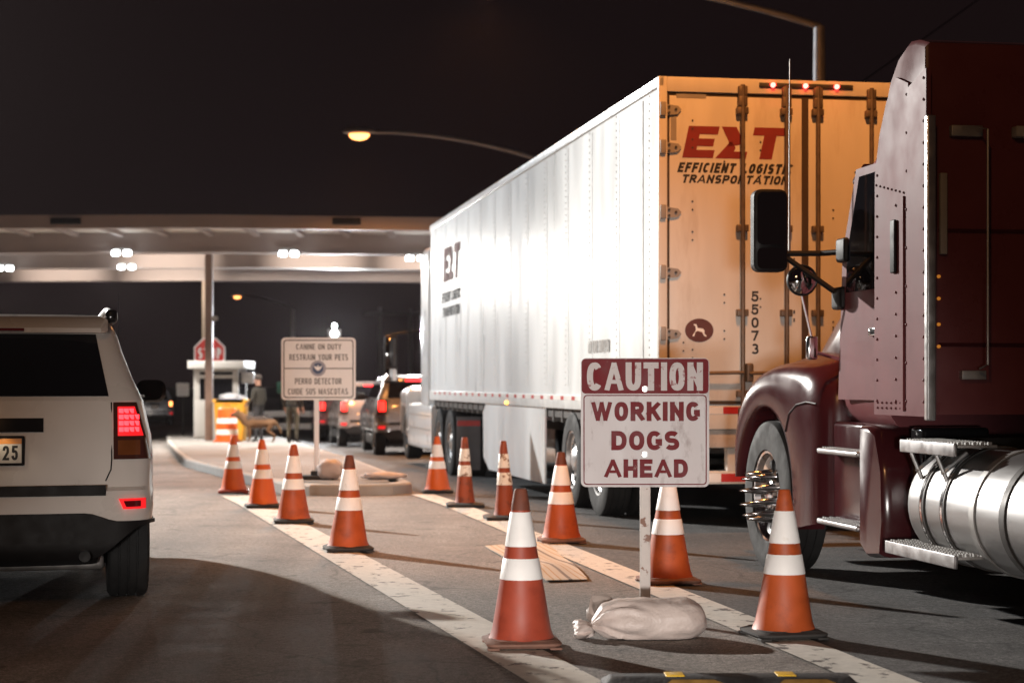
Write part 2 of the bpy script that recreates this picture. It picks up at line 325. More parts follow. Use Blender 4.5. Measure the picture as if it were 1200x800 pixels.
# island
isl = [(-1.22, 22.8), (-1.42, 22.3), (-1.83, 22.08), (-2.4, 22.1), (-2.75, 22.5)]
left = [(-3.2, 24.2), (-4.2, 27.6), (-5.75, 33), (-7.4, 41), (-9.4, 51), (-10.9, 59), (-12.2, 66), (-13.5, 74)]
right = [(-1.6, 25.6), (-2.65, 32.4), (-4.0, 40), (-5.75, 50), (-7.3, 59), (-8.5, 66), (-9.8, 74)]
poly = isl + left + right[::-1]
def island_rings(inset, z):
    cx = [(-1.9 - .225 * (y - 23)) for x, y in poly]
    return [(x + (c - x) * inset / max(abs(c - x), .6), y + (inset if y < 23 else 0), gz(y) + z) for (x, y), c in zip(poly, cx)]
b = MB(); b.rings([island_rings(0, -.05), island_rings(0, .11), island_rings(.02, .13), island_rings(.16, .135)], True, False).build('kerb', M_CONC, smooth=30)
tag(bpy.data.objects['kerb'], kind='structure')
b = MB(); n_l = len(isl) + len(left)
Lside = [(-2.0, 22.27)] + [(-2.55, 22.6)] + left; Rside = [(-1.9, 22.27)] + [(-1.4, 22.75)] + right
rows = []
for y in (22.25, 22.5, 22.8, 24.2, 25.6, 27.6, 32.4, 36, 41, 46, 51, 55, 59, 66, 74):
    def ip(P):
        for (x0, a), (x1, c) in zip(P, P[1:]):
            if a <= y <= c: return x0 + (x1 - x0) * (y - a) / max(c - a, 1e-6)
        return P[0][0] if y < P[0][1] else P[-1][0]
    rows.append([(ip(Lside) + .1, y, gz(y) + .137), (ip(Rside) - .1, y, gz(y) + .137)])
b.rings(rows, False, False); tag(b.build('pavement', mat('island_concrete', (.25, .23, .21), .85, 0, .12, 3, .25, 60, col2=(.15, .138, .126), c2lo=.45, c2hi=.8, c2scale=1.2), smooth=0), kind='structure')

# ------------------------------------------------------------ wheels
def wheel(parent, c, r, w, side, truck=False, rim_m=None, spikes=False):
    """axis along x; side -1: outer face towards -x"""
    b = MB(); h = w / 2
    prof = [(r*.58, -h*.8), (r*.62, -h*.95), (r*.8, -h), (r*.93, -h*.96), (r*.985, -h*.86), (r, -h*.7)]
    for g in (-.45, -.02, .4):
        prof += [(r, h*(g-.05)), (r*.975, h*(g-.035)), (r*.975, h*(g+.035)), (r, h*(g+.05))]
    prof += [(r, h*.7), (r*.985, h*.86), (r*.93, h*.96), (r*.8, h), (r*.62, h*.95), (r*.58, h*.8)]
    b.lathe(prof, c, 'X', 48, cap=False); o = b.build('wheel', M_RUBBER, parent, smooth=30)
    b = MB(); q = side
    if truck:
        rp = [(r*.6, -h*.8*-q), (r*.6, h*.88*q), (r*.57, h*.86*q), (r*.54, h*.6*q), (r*.47, h*.45*q), (r*.3, h*.5*q), (r*.22, h*.75*q), (r*.13, h*.85*q), (.001, h*.87*q)]
    else:
        rp = [(r*.64, -h*.8*-q), (r*.64, h*.85*q), (r*.6, h*.84*q), (r*.56, h*.55*q), (r*.3, h*.66*q), (r*.16, h*.72*q), (.001, h*.74*q)]
    b.lathe(rp, c, 'X', 40, cap=False)
    # dark holes and nuts standing on the disc
    rm = b.build('rim', rim_m or M_ALU, o, smooth=35)
    b = MB()
    for k in range(10 if truck else 5):
        a = k * 2 * math.pi / (10 if truck else 5)
        cc = Vector(c) + Vector((h*(.5 if truck else .62)*q, math.cos(a)*r*.42, math.sin(a)*r*.42))
        b.box(cc, (.02, r*.13, r*.1), rot=Matrix.Rotation(a, 4, 'X'), bev=.01)
    b.build('rim_hole', M_BLACK, o)
    if spikes:
        b = MB()
        for k in range(10):
            a = (k + .3) * 2 * math.pi / 10
            cc = Vector(c) + Vector((0, math.cos(a)*r*.3, math.sin(a)*r*.3))
            b.lathe([(.03, h*.5*q), (.03, h*.62*q), (.036, h*.66*q), (.03, h*.8*q), (.022, (h*.8+.07)*q), (.008, (h*.8+.16)*q), (.001, (h*.8+.17)*q)], cc, 'X', 12)
        b.build('lug_nut_spike', M_SPIKE, o)
    return o

# ------------------------------------------------------------ white box trailer
TR = thing('box_trailer', 'white box trailer with red logo on its rear doors, ahead of the maroon tractor', 'trailer', lane(15.81), TH)
TW, TL, TZ0, TZ1 = 2.6, 15.3, 1.05, 3.9
b = MB().bb(.02, TW-.02, .05, TL, TZ0+.02, TZ1-.02)
for k in range(0, 13):
    for j in range(40): b.box((.018, .41 + k*1.19 + (.075 if k else 0), TZ0 + .24 + j*.064), (.008, .016, .016))
b.build('cargo_box', M_WHITEP, TR)
b = MB()
for k in range(1, 13):
    y = .35 + k * 1.19
    b.bb(.0165, .0205, y, y + .014, TZ0 + .22, TZ1 - .12)
b.bb(.013, .0205, .62, .66, TZ0+.22, TZ1-.12)
b.build('panel_seam', mat('seam_paint', (.72, .74, .74), .4), TR)
b = MB().bb(.004, .05, .0, TL, TZ1-.09, TZ1+.0, .008); b.bb(TW-.05, TW-.004, 0, TL, TZ1-.09, TZ1, .008)
b.build('top_rail', M_ALU, TR)
b = MB().bb(.0, .05, 0, TL, TZ0-.02, TZ0+.13, .006); b.bb(TW-.05, TW, 0, TL, TZ0-.02, TZ0+.13, .006)
b.build('bottom_rail', mat('side_rail_paint', (.62, .63, .62), .45), TR)
b = MB().bb(.06, TW-.06, .1, TL-.1, TZ0-.12, TZ0-.021)
for k in range(30): b.bb(.05, TW-.05, .4+k*.5, .46+k*.5, TZ0-.17, TZ0-.022)
b.build('floor_frame', M_DSTEEL, TR)
MB().bb(-.003, .0, .4, TL-.3, TZ0 + .075, TZ0 + .115).build('tape_strip', TAPE_Y, TR)
# rear frame and doors (rear face y=0, looking towards -y)
def rear(a, z, d): return Vector((a, -d, z))
b = MB().bb(0, .075, 0, .06, TZ0-.12, TZ1-.002, .006); b.bb(TW-.075, TW, 0, .06, TZ0-.12, TZ1-.002, .006)
b.bb(.075, TW-.075, .002, .06, TZ1-.13, TZ1-.004, .006)
b.build('rear_frame', M_DOORP, TR)
for x0, x1 in ((.1, 1.27), (1.33, TW-.1)):
    d = MB().bb(x0, x1, .022, .05, TZ0+.1, TZ1-.16, .006).build('door', M_DOORP, TR)
    b = MB()
    for (a, c) in ((x0-.03, x0), (x1, x1+.03)): b.bb(a, c, .026, .049, TZ0+.08, TZ1-.135)
    b.bb(x0, x1, .026, .049, TZ1-.159, TZ1-.135); b.bb(x0, x1, .026, .049, TZ0+.07, TZ0+.0995)
    b.build('door_gasket', mat('door_gasket', (.055, .035, .022), .7), d)
for x in (.73, 1.12, 1.40, 1.88):
    o = MB().tube([(x, -.03, TZ0-.02), (x, -.03, TZ1-.06)], .019, 10).build('lock_rod', M_ROD, TR)
    b = MB()
    for z in (TZ0+.16, 1.9, 2.62, TZ1-.28): b.bb(x-.05, x+.05, -.04, .021, z-.03, z+.03, .008)
    for z in (TZ0-.0, TZ1-.115, TZ1-.2): b.bb(x-.04, x+.04, -.045, .0, z-.045, z+.045, .01)
    b.build('rod_bracket', M_ROD, o)
for x, q in ((.73, -1), (1.12, -1)):
    b = MB().tube([(x, -.055, 1.39), (x+q*.1, -.06, 1.39), (x+q*.34, -.055, 1.385)], .015, 8); b.bb(x+q*.33-.03, x+q*.33+.03, -.05, .021, 1.31, 1.47, .012)
    b.build('door_handle', M_ROD, TR)
for z in (1.72, 2.24, 2.75, 3.3, 3.62):
    b = MB().bb(.01, .06, -.03, .0, z-.06, z+.06, .01); b.prism([(.05, z-.055), (.17, z-.04), (.2, z), (.17, z+.03), (.05, z+.045)], (.004, .02), lambda a, c, d: Vector((a, .022-d, c)))
    b.build('hinge', M_GREYV, TR)
    b = MB()
    for x, dz in ((.09, .02), (.09, -.03), (.15, 0)): b.lathe([(.011, 0), (.011, -.03)], (x, .02, z+dz), 'Y', 8)
    b.build('hinge_bolt', M_DSTEEL, TR)
rng = random.Random(5); b = MB()
for k in range(26):
    x = rng.choice((.22, .3, .58, .9, 1.2, 1.55, 1.75)); z = rng.uniform(1.25, 3.6)
    for dz in (0, .07): b.lathe([(.008, 0), (.008, -.006)], (x, .021, z+dz), 'Y', 6)
b.build('door_bolt', M_DSTEEL, TR)
# red top markers
b = MB().bb(.88, 1.72, -.014, .0, TZ1-.075, TZ1-.035, .008); b.build('marker_lamp_bar', M_DSTEEL, TR)
for x in (1.0, 1.29, 1.57): MB().lathe([(.022, 0), (.02, -.018), (.001, -.026)], (x, -.014, TZ1-.055), 'Y', 12).build('marker_lamp', M_MARK, TR)
# shipping logo
def para(pts): return pts
def slab(b, pts, sh=.22, z0=3.2, d0=.003):
    b.prism([(x + (z - z0) * sh, z) for x, z in pts], (0, d0), lambda a, c, d: Vector((a, .0218 - d, c)))
b = MB(); Z0, Z1 = 3.215, 3.485; h = Z1 - Z0
x = .21
slab(b, [(x, Z0), (x+.27, Z0), (x+.27, Z0+.068), (x+.11, Z0+.068), (x+.11, Z0+.1), (x+.25, Z0+.1), (x+.25, Z0+.165), (x+.11, Z0+.165), (x+.11, Z1-.068), (x+.27, Z1-.068), (x+.27, Z1), (x, Z1)], z0=Z0)
x = .5
slab(b, [(x, Z0), (x+.27, Z0), (x+.27, Z0+.06), (x+.15, Z0+.06), (x+.16, Z0+.09), (x+.12, Z0+.145), (x+.02, Z1), (x+.15, Z1), (x+.2, Z0+.17), (x+.2, Z0+.13), (x+.13, Z0+.06), (x+.09, Z0+.08)][:6] + [(x+.1, Z0+.14)], z0=Z0)
slab(b, [(x+.0, Z1), (x+.13, Z1), (x+.2, Z0+.17), (x+.2, Z0+.12), (x+.09, Z0+.1), (x+.09, Z0+.14)], z0=Z0)
x = .8
slab(b, [(x+.09, Z0), (x+.2, Z0), (x+.2, Z1-.068), (x+.3, Z1-.068), (x+.3, Z1), (x-.01, Z1), (x-.01, Z1-.068), (x+.09, Z1-.068)], z0=Z0)
b.build('red_logo', M_RED, TR, smooth=0)
fr = lambda a, z, d: Vector((a, .0215 - d, z))
text('EFFICIENT LOGISTIC', (.165, 1.2, 3.09, 3.175), fr, M_INK, TR, shear=.3, weight=.25, gap=.15)
text('TRANSPORTATION', (.2, 1.16, 3.0, 3.073), fr, M_INK, TR, shear=.3, weight=.25, gap=.15)
for k, ch in enumerate('55073'):
    text(ch, (.82, .885, 1.998 - k*.112, 2.087 - k*.112), fr, M_INK, TR, weight=.2)
b = MB(); b.prism([(.36 + .125*math.cos(a), 1.75 + .1*math.sin(a)) for a in [k*math.pi/16 for k in range(32)]], (0, .003), fr); b.build('oval_emblem', mat('emblem_brown', (.1, .03, .025), .5), TR)
dog = [(.30,1.70),(.315,1.70),(.325,1.735),(.345,1.745),(.385,1.735),(.4,1.705),(.42,1.695),(.425,1.705),(.405,1.72),(.405,1.75),(.39,1.765),(.345,1.77),(.335,1.80),(.315,1.805),(.31,1.795),(.325,1.785),(.33,1.755),(.32,1.735),(.305,1.715)]
b = MB(); b.prism(dog, (0, .0016), lambda a, c, d: Vector((a, .0185-d, c))); b.build('emblem_hound', M_TAPEW, TR, smooth=0)
b = MB().bb(.16, .42, .0195, .0218, 3.72, 3.755); b.bb(.11, .16, .0195, .0218, 3.36, 3.58); b.build('grey_decal', M_GREYV, TR)
# sill tape and underride guard
b = MB().bb(0, TW, -.012, .0, TZ0-.14, TZ0-.001+.06, .004); b.build('rear_sill', M_DOORP, TR)
MB().bb(.01, TW-.01, -.016, -.0125, TZ0-.01, TZ0+.05).build('tape_strip', TAPE_X, TR)
b = MB().bb(.03, TW-.03, .02, .3, TZ0-.3, TZ0-.141, .01)
b.build('rear_beam', mat('grimy_beam', (.5, .45, .4), .6, 0, .15, 8, col2=(.25, .2, .16), c2lo=.45, c2hi=.7), TR)
b = MB()
for x in (.62, TW-.72): b.bb(x, x+.1, .06, .16, .55, TZ0-.301, .006)
b.bb(.12, TW-.12, .05, .15, .44, .5495, .008); b.build('underride_guard', M_DOORP, TR)
MB().bb(.14, TW-.14, .0465, .0495, .46, .53).build('tape_strip', TAPE_X, TR)
for x in (.2, TW-.3): MB().lathe([(.05, 0), (.048, -.02), (.001, -.03)], (x, .02, TZ0-.22), 'Y', 16).build('tail_light', M_TLDIM, TR)
# running gear
for y in (2.58, 3.85):
    for x in (.16, .46, TW-.46, TW-.16): wheel(TR, (x, y, .5), .5, .27, -1 if x < 1.3 else 1, True)
    MB().tube([(.2, y, .5), (TW-.2, y, .5)], .06).build('axle', M_DSTEEL, TR)
b = MB().bb(.5, .62, 1.6, 5.2, TZ0-.4, TZ0-.171); b.bb(TW-.62, TW-.5, 1.6, 5.2, TZ0-.4, TZ0-.171); b.build('bogie_rail', M_DSTEEL, TR)
b = MB().prism([(5.3, TZ0-.021), (5.3, .17), (9.3, .15), (9.75, .3), (9.8, TZ0-.15), (9.55, TZ0-.021)], (.03, .05), lambda a, c, d: Vector((d, a, c)))
b.prism([(5.3, TZ0-.021), (5.3, .17), (9.3, .15), (9.75, .3), (9.8, TZ0-.15), (9.55, TZ0-.021)], (TW-.05, TW-.03), lambda a, c, d: Vector((d, a, c)))
b.build('side_skirt', M_WHITEP, TR)
for y in (7.6,): MB().bb(-.02, -.001, y, y+.12, TZ0-.01, TZ0+.03, .008).build('amber_lamp', M_AMBER, TR)
MB().bb(.28, .31, 4.95, 5.11, .8, .86, .008).build('side_marker_lamp', M_TL, TR)
for x in (.45, TW-.45):
    b = MB().bb(x-.06, x+.06, 10.5, 10.64, .3, TZ0-.121, .01); b.bb(x-.15, x+.15, 10.42, 10.72, .22, .299, .01); b.tube([(x, 10.55, .95), (x, 11.3, 1.0)], .03); b.tube([(x, 10.64, .45), (x, 11.4, .93)], .03)
    b.build('landing_leg', M_DSTEEL, TR)
# markings on the side (left face x=0.02, text runs towards -y when read from outside)
sd = lambda a, z, d: Vector((.0195 - d, a, z))
def sside(a0): return lambda a, z, d: Vector((.0128 - d, a0 - a, z))
b = MB(); sl = lambda pts: b.prism([(a, z) for a, z in pts], (0, .003), sside(13.55))
def SL(pts, x, sc=1.9, z0=2.88):
    b.prism([(x + (p + (q)*.22)*sc, z0 + q*sc) for p, q in pts], (0, .003), sside(13.7))
SL([(0,0),(.27,0),(.27,.068),(.11,.068),(.11,.1),(.25,.1),(.25,.165),(.11,.165),(.11,.202),(.27,.202),(.27,.27),(0,.27)], .0)
SL([(0,0),(.27,0),(.27,.06),(.15,.06),(.16,.09),(.12,.145),(.1,.14)], .56)
SL([(0,.27),(.13,.27),(.2,.17),(.2,.12),(.09,.1),(.09,.14)], .56)
SL([(.09,0),(.2,0),(.2,.202),(.3,.202),(.3,.27),(-.01,.27),(-.01,.202),(.09,.202)], 1.13)
b.build('red_logo', mat('faded_brown_red_print', (.1, .022, .02), .6), TR, smooth=0)
text('EFFICIENT LOGISTIC', (0, 2.1, 2.56, 2.71), sside(13.9), M_INK, TR, shear=.3)
text('TRANSPORTATION', (.1, 2.0, 2.33, 2.48), sside(13.9), M_INK, TR, shear=.3)
text('AIR RIDE EQUIPPED', (0, .95, 1.60, 1.72), sside(2.9), M_GREYV, TR)

# ------------------------------------------------------------ white tractor pulling the trailer
WT = thing('white_tractor', 'white tractor unit coupled to the front of the box trailer', 'truck', lane(28.6), TH)
WP = mat('white_tractor_paint', (.72, .73, .73), .35, 0, .05, 3, coat=.5)
def loft_y(b, secs):                                # secs: (y, x0, x1, z0, z1, r)
    return b.rings([[Vector((p, y, q)) for p, q in rrect(x0, x1, z0, z1, r, 6)] for y, x0, x1, z0, z1, r in secs])
loft_y(MB(), [(2.75, .03, 2.57, .95, 3.7, .12), (3.6, .03, 2.57, .95, 3.75, .16), (3.9, .05, 2.55, .95, 3.6, .2)]).build('sleeper', WP, WT)
loft_y(MB(), [(3.9, .2, 2.4, .8, 3.35, .2), (4.6, .22, 2.38, .8, 2.95, .22), (5.1, .25, 2.35, .8, 2.8, .24), (5.7, .28, 2.32, .8, 1.95, .2)]).build('cab', WP, WT)
loft_y(MB(), [(5.7, .3, 2.3, .7, 1.9, .25), (6.6, .4, 2.2, .7, 1.7, .28), (7.4, .55, 2.05, .65, 1.5, .25), (7.6, .62, 1.98, .7, 1.4, .2)]).build('hood', WP, WT)
for x0, x1 in ((.03, .5), (2.1, 2.57)): b = MB(); loft_y(b, [(5.85, x0, x1, .55, 1.28, .1), (6.2, x0, x1, .95, 1.36, .12), (6.9, x0, x1, .95, 1.3, .12), (7.35, x0+.05, x1, .45, 1.15, .1)]); b.build('fender', WP, WT)
for x0, x1 in ((.04, .3), (2.3, 2.56)): b = MB(); loft_y(b, [(2.4, x0, x1, .3, 1.05, .06), (3.5, x0, x1, .28, 1.1, .06), (5.7, x0, x1, .28, 1.05, .06)]); b.build('side_fairing', WP, WT)
b = MB().bb(.06, .14, 3.3, 3.34, .5, .96); b.bb(.03, .042, 2.6, 5.6, .62, .65); b.bb(.03, .042, 2.6, 5.6, .86, .88); b.build('fairing_trim', M_STEEL, WT)
b = MB().bb(.18, .2, 4.1, 5.0, 1.9, 2.6, .005); b.bb(2.4, 2.42, 4.1, 5.0, 1.9, 2.6, .005); b.build('side_window', M_GLASS, WT)
for q, x in ((-1, .02), (1, 2.58)):
    mm = MB().bb(x + q*.34 - .12, x + q*.34 + .12, 5.3, 5.44, 1.42, 2.28, .05).build('mirror', M_BLACK, WT)
    MB().bb(x + q*.34 - .1, x + q*.34 + .1, 5.29, 5.298, 1.72, 2.24, .004).build('mirror_face', M_GLASS, mm)
    MB().bb(x + q*.34 - .1, x + q*.34 + .1, 5.29, 5.298, 1.46, 1.68, .004).build('mirror_face', M_MIRROR, mm)
    MB().tube([(x + q*.34, 5.36, 2.3), (x - q*.2, 5.3, 2.36)], .02).build('mirror_arm', M_BLACK, mm); MB().tube([(x + q*.34, 5.36, 1.43), (x - q*.25, 5.3, 1.43)], .02).build('mirror_arm', M_BLACK, mm)
b = MB().bb(.78, .9, -.5, 7.0, .7, .95); b.bb(1.7, 1.82, -.5, 7.0, .7, .95); b.build('chassis', M_DSTEEL, WT)
for y in (.12, 1.42):
    for x in (.15, .45, 2.15, 2.45): wheel(WT, (x, y, .51), .51, .27, -1 if x < 1.3 else 1, True)
for x in (.22, 2.38): wheel(WT, (x, 6.45, .5), .5, .28, -1 if x < 1.3 else 1, True)
for x in (.02, 2.22):
    f = MB().bb(x, x+.36, -.72, -.7, .12, .92, .005).build('mud_flap', mat('grey_mud_flap', (.12, .12, .13), .6), WT)
    MB().bb(x+.01, x+.35, -.728, -.7205, .78, .86).build('tape_strip', M_TAPER, f)

# ------------------------------------------------------------ maroon tractor in front of the camera
MT = thing('maroon_tractor', 'maroon tractor unit with chrome spiked wheel nuts and polished fuel tank, nearest truck', 'truck', lane(12.96), TH)
# sleeper box with raised rounded roof: side profile in (y,z), lofted across x
def profile(b, prof, xs):                            # xs: list of (x, inset)
    cy = sum(p[0] for p in prof)/len(prof); cz = sum(p[1] for p in prof)/len(prof); out = []
    for x, ins in xs:
        ring = []
        for y, z in prof:
            d = Vector((cy - y, cz - z)); L = d.length; k = ins / max(L, 1e-4)
            ring.append(Vector((x, y + d.x*k, z + d.y*k)))
        out.append(ring)
    return b.rings(out)
ROOF = [(-2.72, 3.19), (-2.6, 3.2), (-2.46, 3.15), (-2.33, 3.04), (-2.22, 2.86), (-2.15, 2.66), (-2.12, 2.45)]
slp = [(-2.86, 1.13), (-2.86, 3.15)] + ROOF + [(-2.10, 1.13)]
b = profile(MB(), slp, [(.03, .03), (.05, .0), (2.45, .0), (2.47, .03)]); b.build('sleeper', mat('sleeper_maroon_paint', (.13, .03, .032), .3, 0, .06, 5, rvar=.05, spec=.4), MT)  # truck's maroon lightened here so the dim back wall reads; brightness put into colour
# riveted side extender panels (left, and right)
for q, xo in ((-1, .0), (1, 2.5)):
    xa, xb = (xo, xo + .028) if q < 0 else (xo - .028, xo)
    b = MB().prism([(-2.93, 1.12), (-2.93, 3.0), (-2.66, 2.93), (-2.66, 1.12)], (xa, xb), lambda a, c, d: Vector((d, a, c)))
    b.prism([(-2.657, 1.12), (-2.657, 2.96), (-2.48, 3.02), (-2.33, 2.9), (-2.22, 2.72), (-2.15, 2.5), (-2.14, 1.12)], (xa+.006, xb-.004), lambda a, c, d: Vector((d, a, c)))
    sx = xa - .001 if q < 0 else xb + .001
    for y, z0, z1 in ((-2.64, 1.2, 2.9), (-2.48, 1.2, 2.3), (-2.19, 1.2, 2.5), (-2.9, 1.2, 2.95)):
        k = int((z1 - z0) / (.11 if y != -2.64 else .19))
        for j in range(k + 1): b.lathe([(.009, 0), (.006, q*.006), (.001, q*.008)], (sx + (.006 if y > -2.65 and q < 0 else 0), y, z0 + j*(z1-z0)/max(k, 1)), 'X', 8)
    for j in range(7):
        for z in (1.16, 1.19): b.lathe([(.008, 0), (.001, q*.007)], (sx + .005 * (q < 0), -2.62 + j*.07, z), 'X', 8)
    for j in range(8): b.lathe([(.008, 0), (.001, q*.007)], (sx + .005 * (q < 0), -2.6 + j*.06, 2.36 + j*.012), 'X', 8)
    e = b.build('side_panel', M_MAROON_LIT, MT)
    MB().bb(sx - .004, sx + .012, -2.61, -2.575, 1.15, 2.34).build('panel_seam', M_MAROON_LIT, e)
    MB().bb(sx - .012 if q < 0 else sx - .004, sx + .006 if q < 0 else sx + .012, -2.5, -2.43, 1.92, 2.22, .008).build('vent_slot', M_BLACK, e)
    MB().bb(xa - .012, xb + .012, -2.975, -2.931, 1.1, 2.74, .008).build('edge_trim', M_ALU, e)
# cab shell in front of the sleeper
loft_y(MB(), [(-2.11, .1, 2.4, 1.0, 2.7, .2), (-1.75, .11, 2.39, 1.0, 2.72, .22), (-1.4, .13, 2.37, 1.0, 2.62, .24), (-1.15, .17, 2.33, 1.0, 2.2, .2), (-.9, .26, 2.24, 1.0, 2.02, .2)]).build('cab', M_MAROON_LIT, MT)
for x0, x1 in ((.088, .106), (2.394, 2.412)):
    d = MB().prism([(-2.07, 1.2), (-2.07, 2.6), (-1.62, 2.6), (-1.38, 2.1), (-1.3, 1.2)], (x0, x1), lambda a, c, d: Vector((d, a, c))).build('door', M_MAROON_LIT, MT)
    q = -1 if x0 < 1 else 1; xx = x0 - .004 if q < 0 else x1 - .004
    MB().prism([(-2.03, 1.86), (-2.03, 2.55), (-1.68, 2.55), (-1.47, 2.1), (-1.45, 1.86)], (xx, xx + .008), lambda a, c, d: Vector((d, a, c))).build('door_window', M_GLASS, d)
    MB().bb(xx - .02, xx + .028, -2.0, -1.88, 1.58, 1.63, .008).build('door_handle', M_CHROME, d)
b = MB().prism([(-1.36, 2.6), (-1.12, 2.18), (-1.09, 2.2), (-1.33, 2.63)], (.35, 2.15), lambda a, c, d: Vector((d, a, c))); b.build('windshield', M_GLASS, MT)
b = MB(); loft_y(b, [(-1.42, .2, 2.3, 2.6, 2.66, .02), (-1.2, .22, 2.28, 2.55, 2.6, .02)]); b.build('sun_visor', M_MAROON, MT)
loft_y(MB(), [(-1.2, .3, 2.2, 1.0, 2.05, .28), (-.9, .3, 2.2, .95, 2.02, .3), (-.45, .34, 2.16, .9, 1.86, .32), (.1, .42, 2.08, .85, 1.66, .3), (.6, .52, 1.98, .7, 1.5, .3), (1.0, .62, 1.88, .6, 1.38, .26), (1.12, .7, 1.8, .62, 1.3, .22)]).build('hood', M_MAROON, MT)
def spline(P, n):
    out = []
    for i in range(len(P) - 1):
        p0, p1, p2, p3 = [Vector(P[min(max(i+k, 0), len(P)-1)]) for k in (-1, 0, 1, 2)]
        for j in range(n):
            t = j / n; out.append(.5*((2*p1) + (p2-p0)*t + (2*p0-5*p1+4*p2-p3)*t*t + (3*p1-p0-3*p2+p3)*t**3))
    out.append(Vector(P[-1])); return out
OUT = spline([(.70, .62), (.74, .85), (.68, 1.08), (.5, 1.26), (.2, 1.38), (-.15, 1.44), (-.55, 1.45), (-.92, 1.42), (-1.12, 1.3), (-1.17, 1.05), (-1.17, .75), (-1.17, .42)], 5)
def fender(q):
    b = MB(); N = len(OUT); rows = []
    X = lambda x: x if q < 0 else 2.5 - x
    A = [Vector((.61*math.cos(R(10 + 188*k/(N-1))), .52 + .61*math.sin(R(10 + 188*k/(N-1))))) for k in range(N)]
    for f, x in ((0, .25), (0, .04), (.04, .012), (.12, .0), (.45, .0), (.7, .01), (.85, .035), (.95, .09), (1, .17)):
        rows.append([Vector((X(x), *(A[k].lerp(OUT[k], f)))) for k in range(N)])
    for x, dz in ((.32, .05), (.5, .1), (.75, .14)):
        rows.append([Vector((X(x), OUT[k].x * (1 - .03 * (x > .4)), OUT[k].y + (dz if 3 < k < N-14 else dz*.0))) for k in range(N)])
    b.rings(rows, False, False); return b.build('fender', M_MAROON, MT, smooth=60)
fender(-1); fender(1)
for x in (-.001, 2.501): MB().tube([(x, y, z) for y, z in ((-.52, .98), (-.6, 1.1), (-.75, 1.16), (-.95, 1.18), (-1.14, 1.17))], .006, 6).build('fender_seam', M_BLACK, MT)
b = MB().bb(.2, .72, -.7, .62, .95, 1.05); b.bb(.1, .7, .56, .6, .35, .95); b.build('wheel_well', M_BLACK, MT)
for x in (.17, 2.33): wheel(MT, (x, 0, .52), .52, .3, -1 if x < 1.3 else 1, True, M_CHROME, spikes=True)
# step box and treads
for q in (-1, 1):
    X = (lambda x: x) if q < 0 else (lambda x: 2.5 - x)
    def pb(y0, y1, x0, x1, z0, z1, bev, b=None): return (b or MB()).bb(min(X(x0), X(x1)), max(X(x0), X(x1)), y0, y1, z0, z1, bev)
    pb(-1.9, -1.16, .1, .5, .44, 1.06, .03).build('step_box', M_MAROON, MT)
    for z, x0 in ((.86, -.02), (.42, -.02)):
        b = pb(-1.92, -1.2, x0, .2, z, z + .035, .012)
        for j in range(15):
            for k in range(3): b.box((X(x0 + .04 + k*.045), -1.88 + j*.046, z + .038), (.016, .024, .01))
        b.build('step', M_STEPM, MT)
    prof = [(-2.28, .30), (-2.32, .5), (-2.30, .8), (-2.2, 1.02), (-2.06, 1.06), (-1.93, 1.06), (-1.93, .34), (-2.05, .28)]
    b = MB(); out = []
    for x, ins in ((-.01, .05), (.01, .02), (.05, 0), (.5, 0)): 
        cy, cz = -2.1, .66; out.append([Vector((X(x), y + (cy-y)*ins*2.2, z + (cz-z)*ins*1.4)) for y, z in prof])
    b.rings(out).build('side_fairing', M_MAROON, MT, smooth=50)
    pb(-2.52, -2.33, .15, .55, .4, 1.05, .02).build('battery_box', M_GLOSSB, MT)
    cx = X(.34)
    t = MB().lathe([(.001, -4.62), (.18, -4.615), (.27, -4.6), (.315, -4.56), (.325, -4.52), (.325, -2.66), (.315, -2.61), (.26, -2.57), (.001, -2.56)], (cx, 0, .63), 'Y', 48).build('fuel_tank', M_BRUSH, MT, smooth=50)
    for y in (-2.84, -3.12, -3.5, -3.86, -4.2):
        MB().lathe([(.326, -.03), (.334, -.03), (.334, .03), (.326, .03)], (cx, y, .63), 'Y', 48, cap=False).build('tank_strap', M_DSTEEL if y != -3.5 else M_STEEL, t, smooth=50)
    for y in (-2.84, -3.12): 
        b = MB().lathe([(.3345, -.012), (.337, -.012), (.337, .012), (.3345, .012)], (cx, y, .63), 'Y', 48, cap=False); b.build('strap_band', M_CHROME, t, smooth=50)
    MB().lathe([(.05, 0), (.06, .02), (.06, .06), (.04, .075), (.001, .075)], (X(.2), -4.0, .91), 'Z', 20).build('fuel_cap', M_ALU, t)
    for z, y0, y1, x0 in ((.955, -3.35, -2.6, -.02), (.385, -3.45, -2.48, -.06)):
        o = pb(y0, y1, x0, x0 + .02, z - .035, z + .035, .005).build('tank_step', M_STEPM, MT)
        b = pb(y0, y1, x0 + .021, x0 + .24, z + .01, z + .026, .003)
        for j in range(int((y1 - y0) / .04)):
            for k in range(5): b.box((X(x0 + .04 + k*.042), y0 + .03 + j*.04, z + .033), (.02, .02, .014))
        b.build('step_tread', M_STEEL, o)
    for y in (-2.75, -3.1):
        b = MB(); b.tube([(X(-.01), y, .92), (X(.05), y, .78)], .012, 8); b.tube([(X(.02), y, .82), (X(.16), y, .93)], .012, 8)
        b.build('step_bracket', M_ALU, MT); MB().tube([(X(-.04), y, .4), (X(.2), y, .36)], .014, 8).build('lower_bracket', M_ALU, MT)
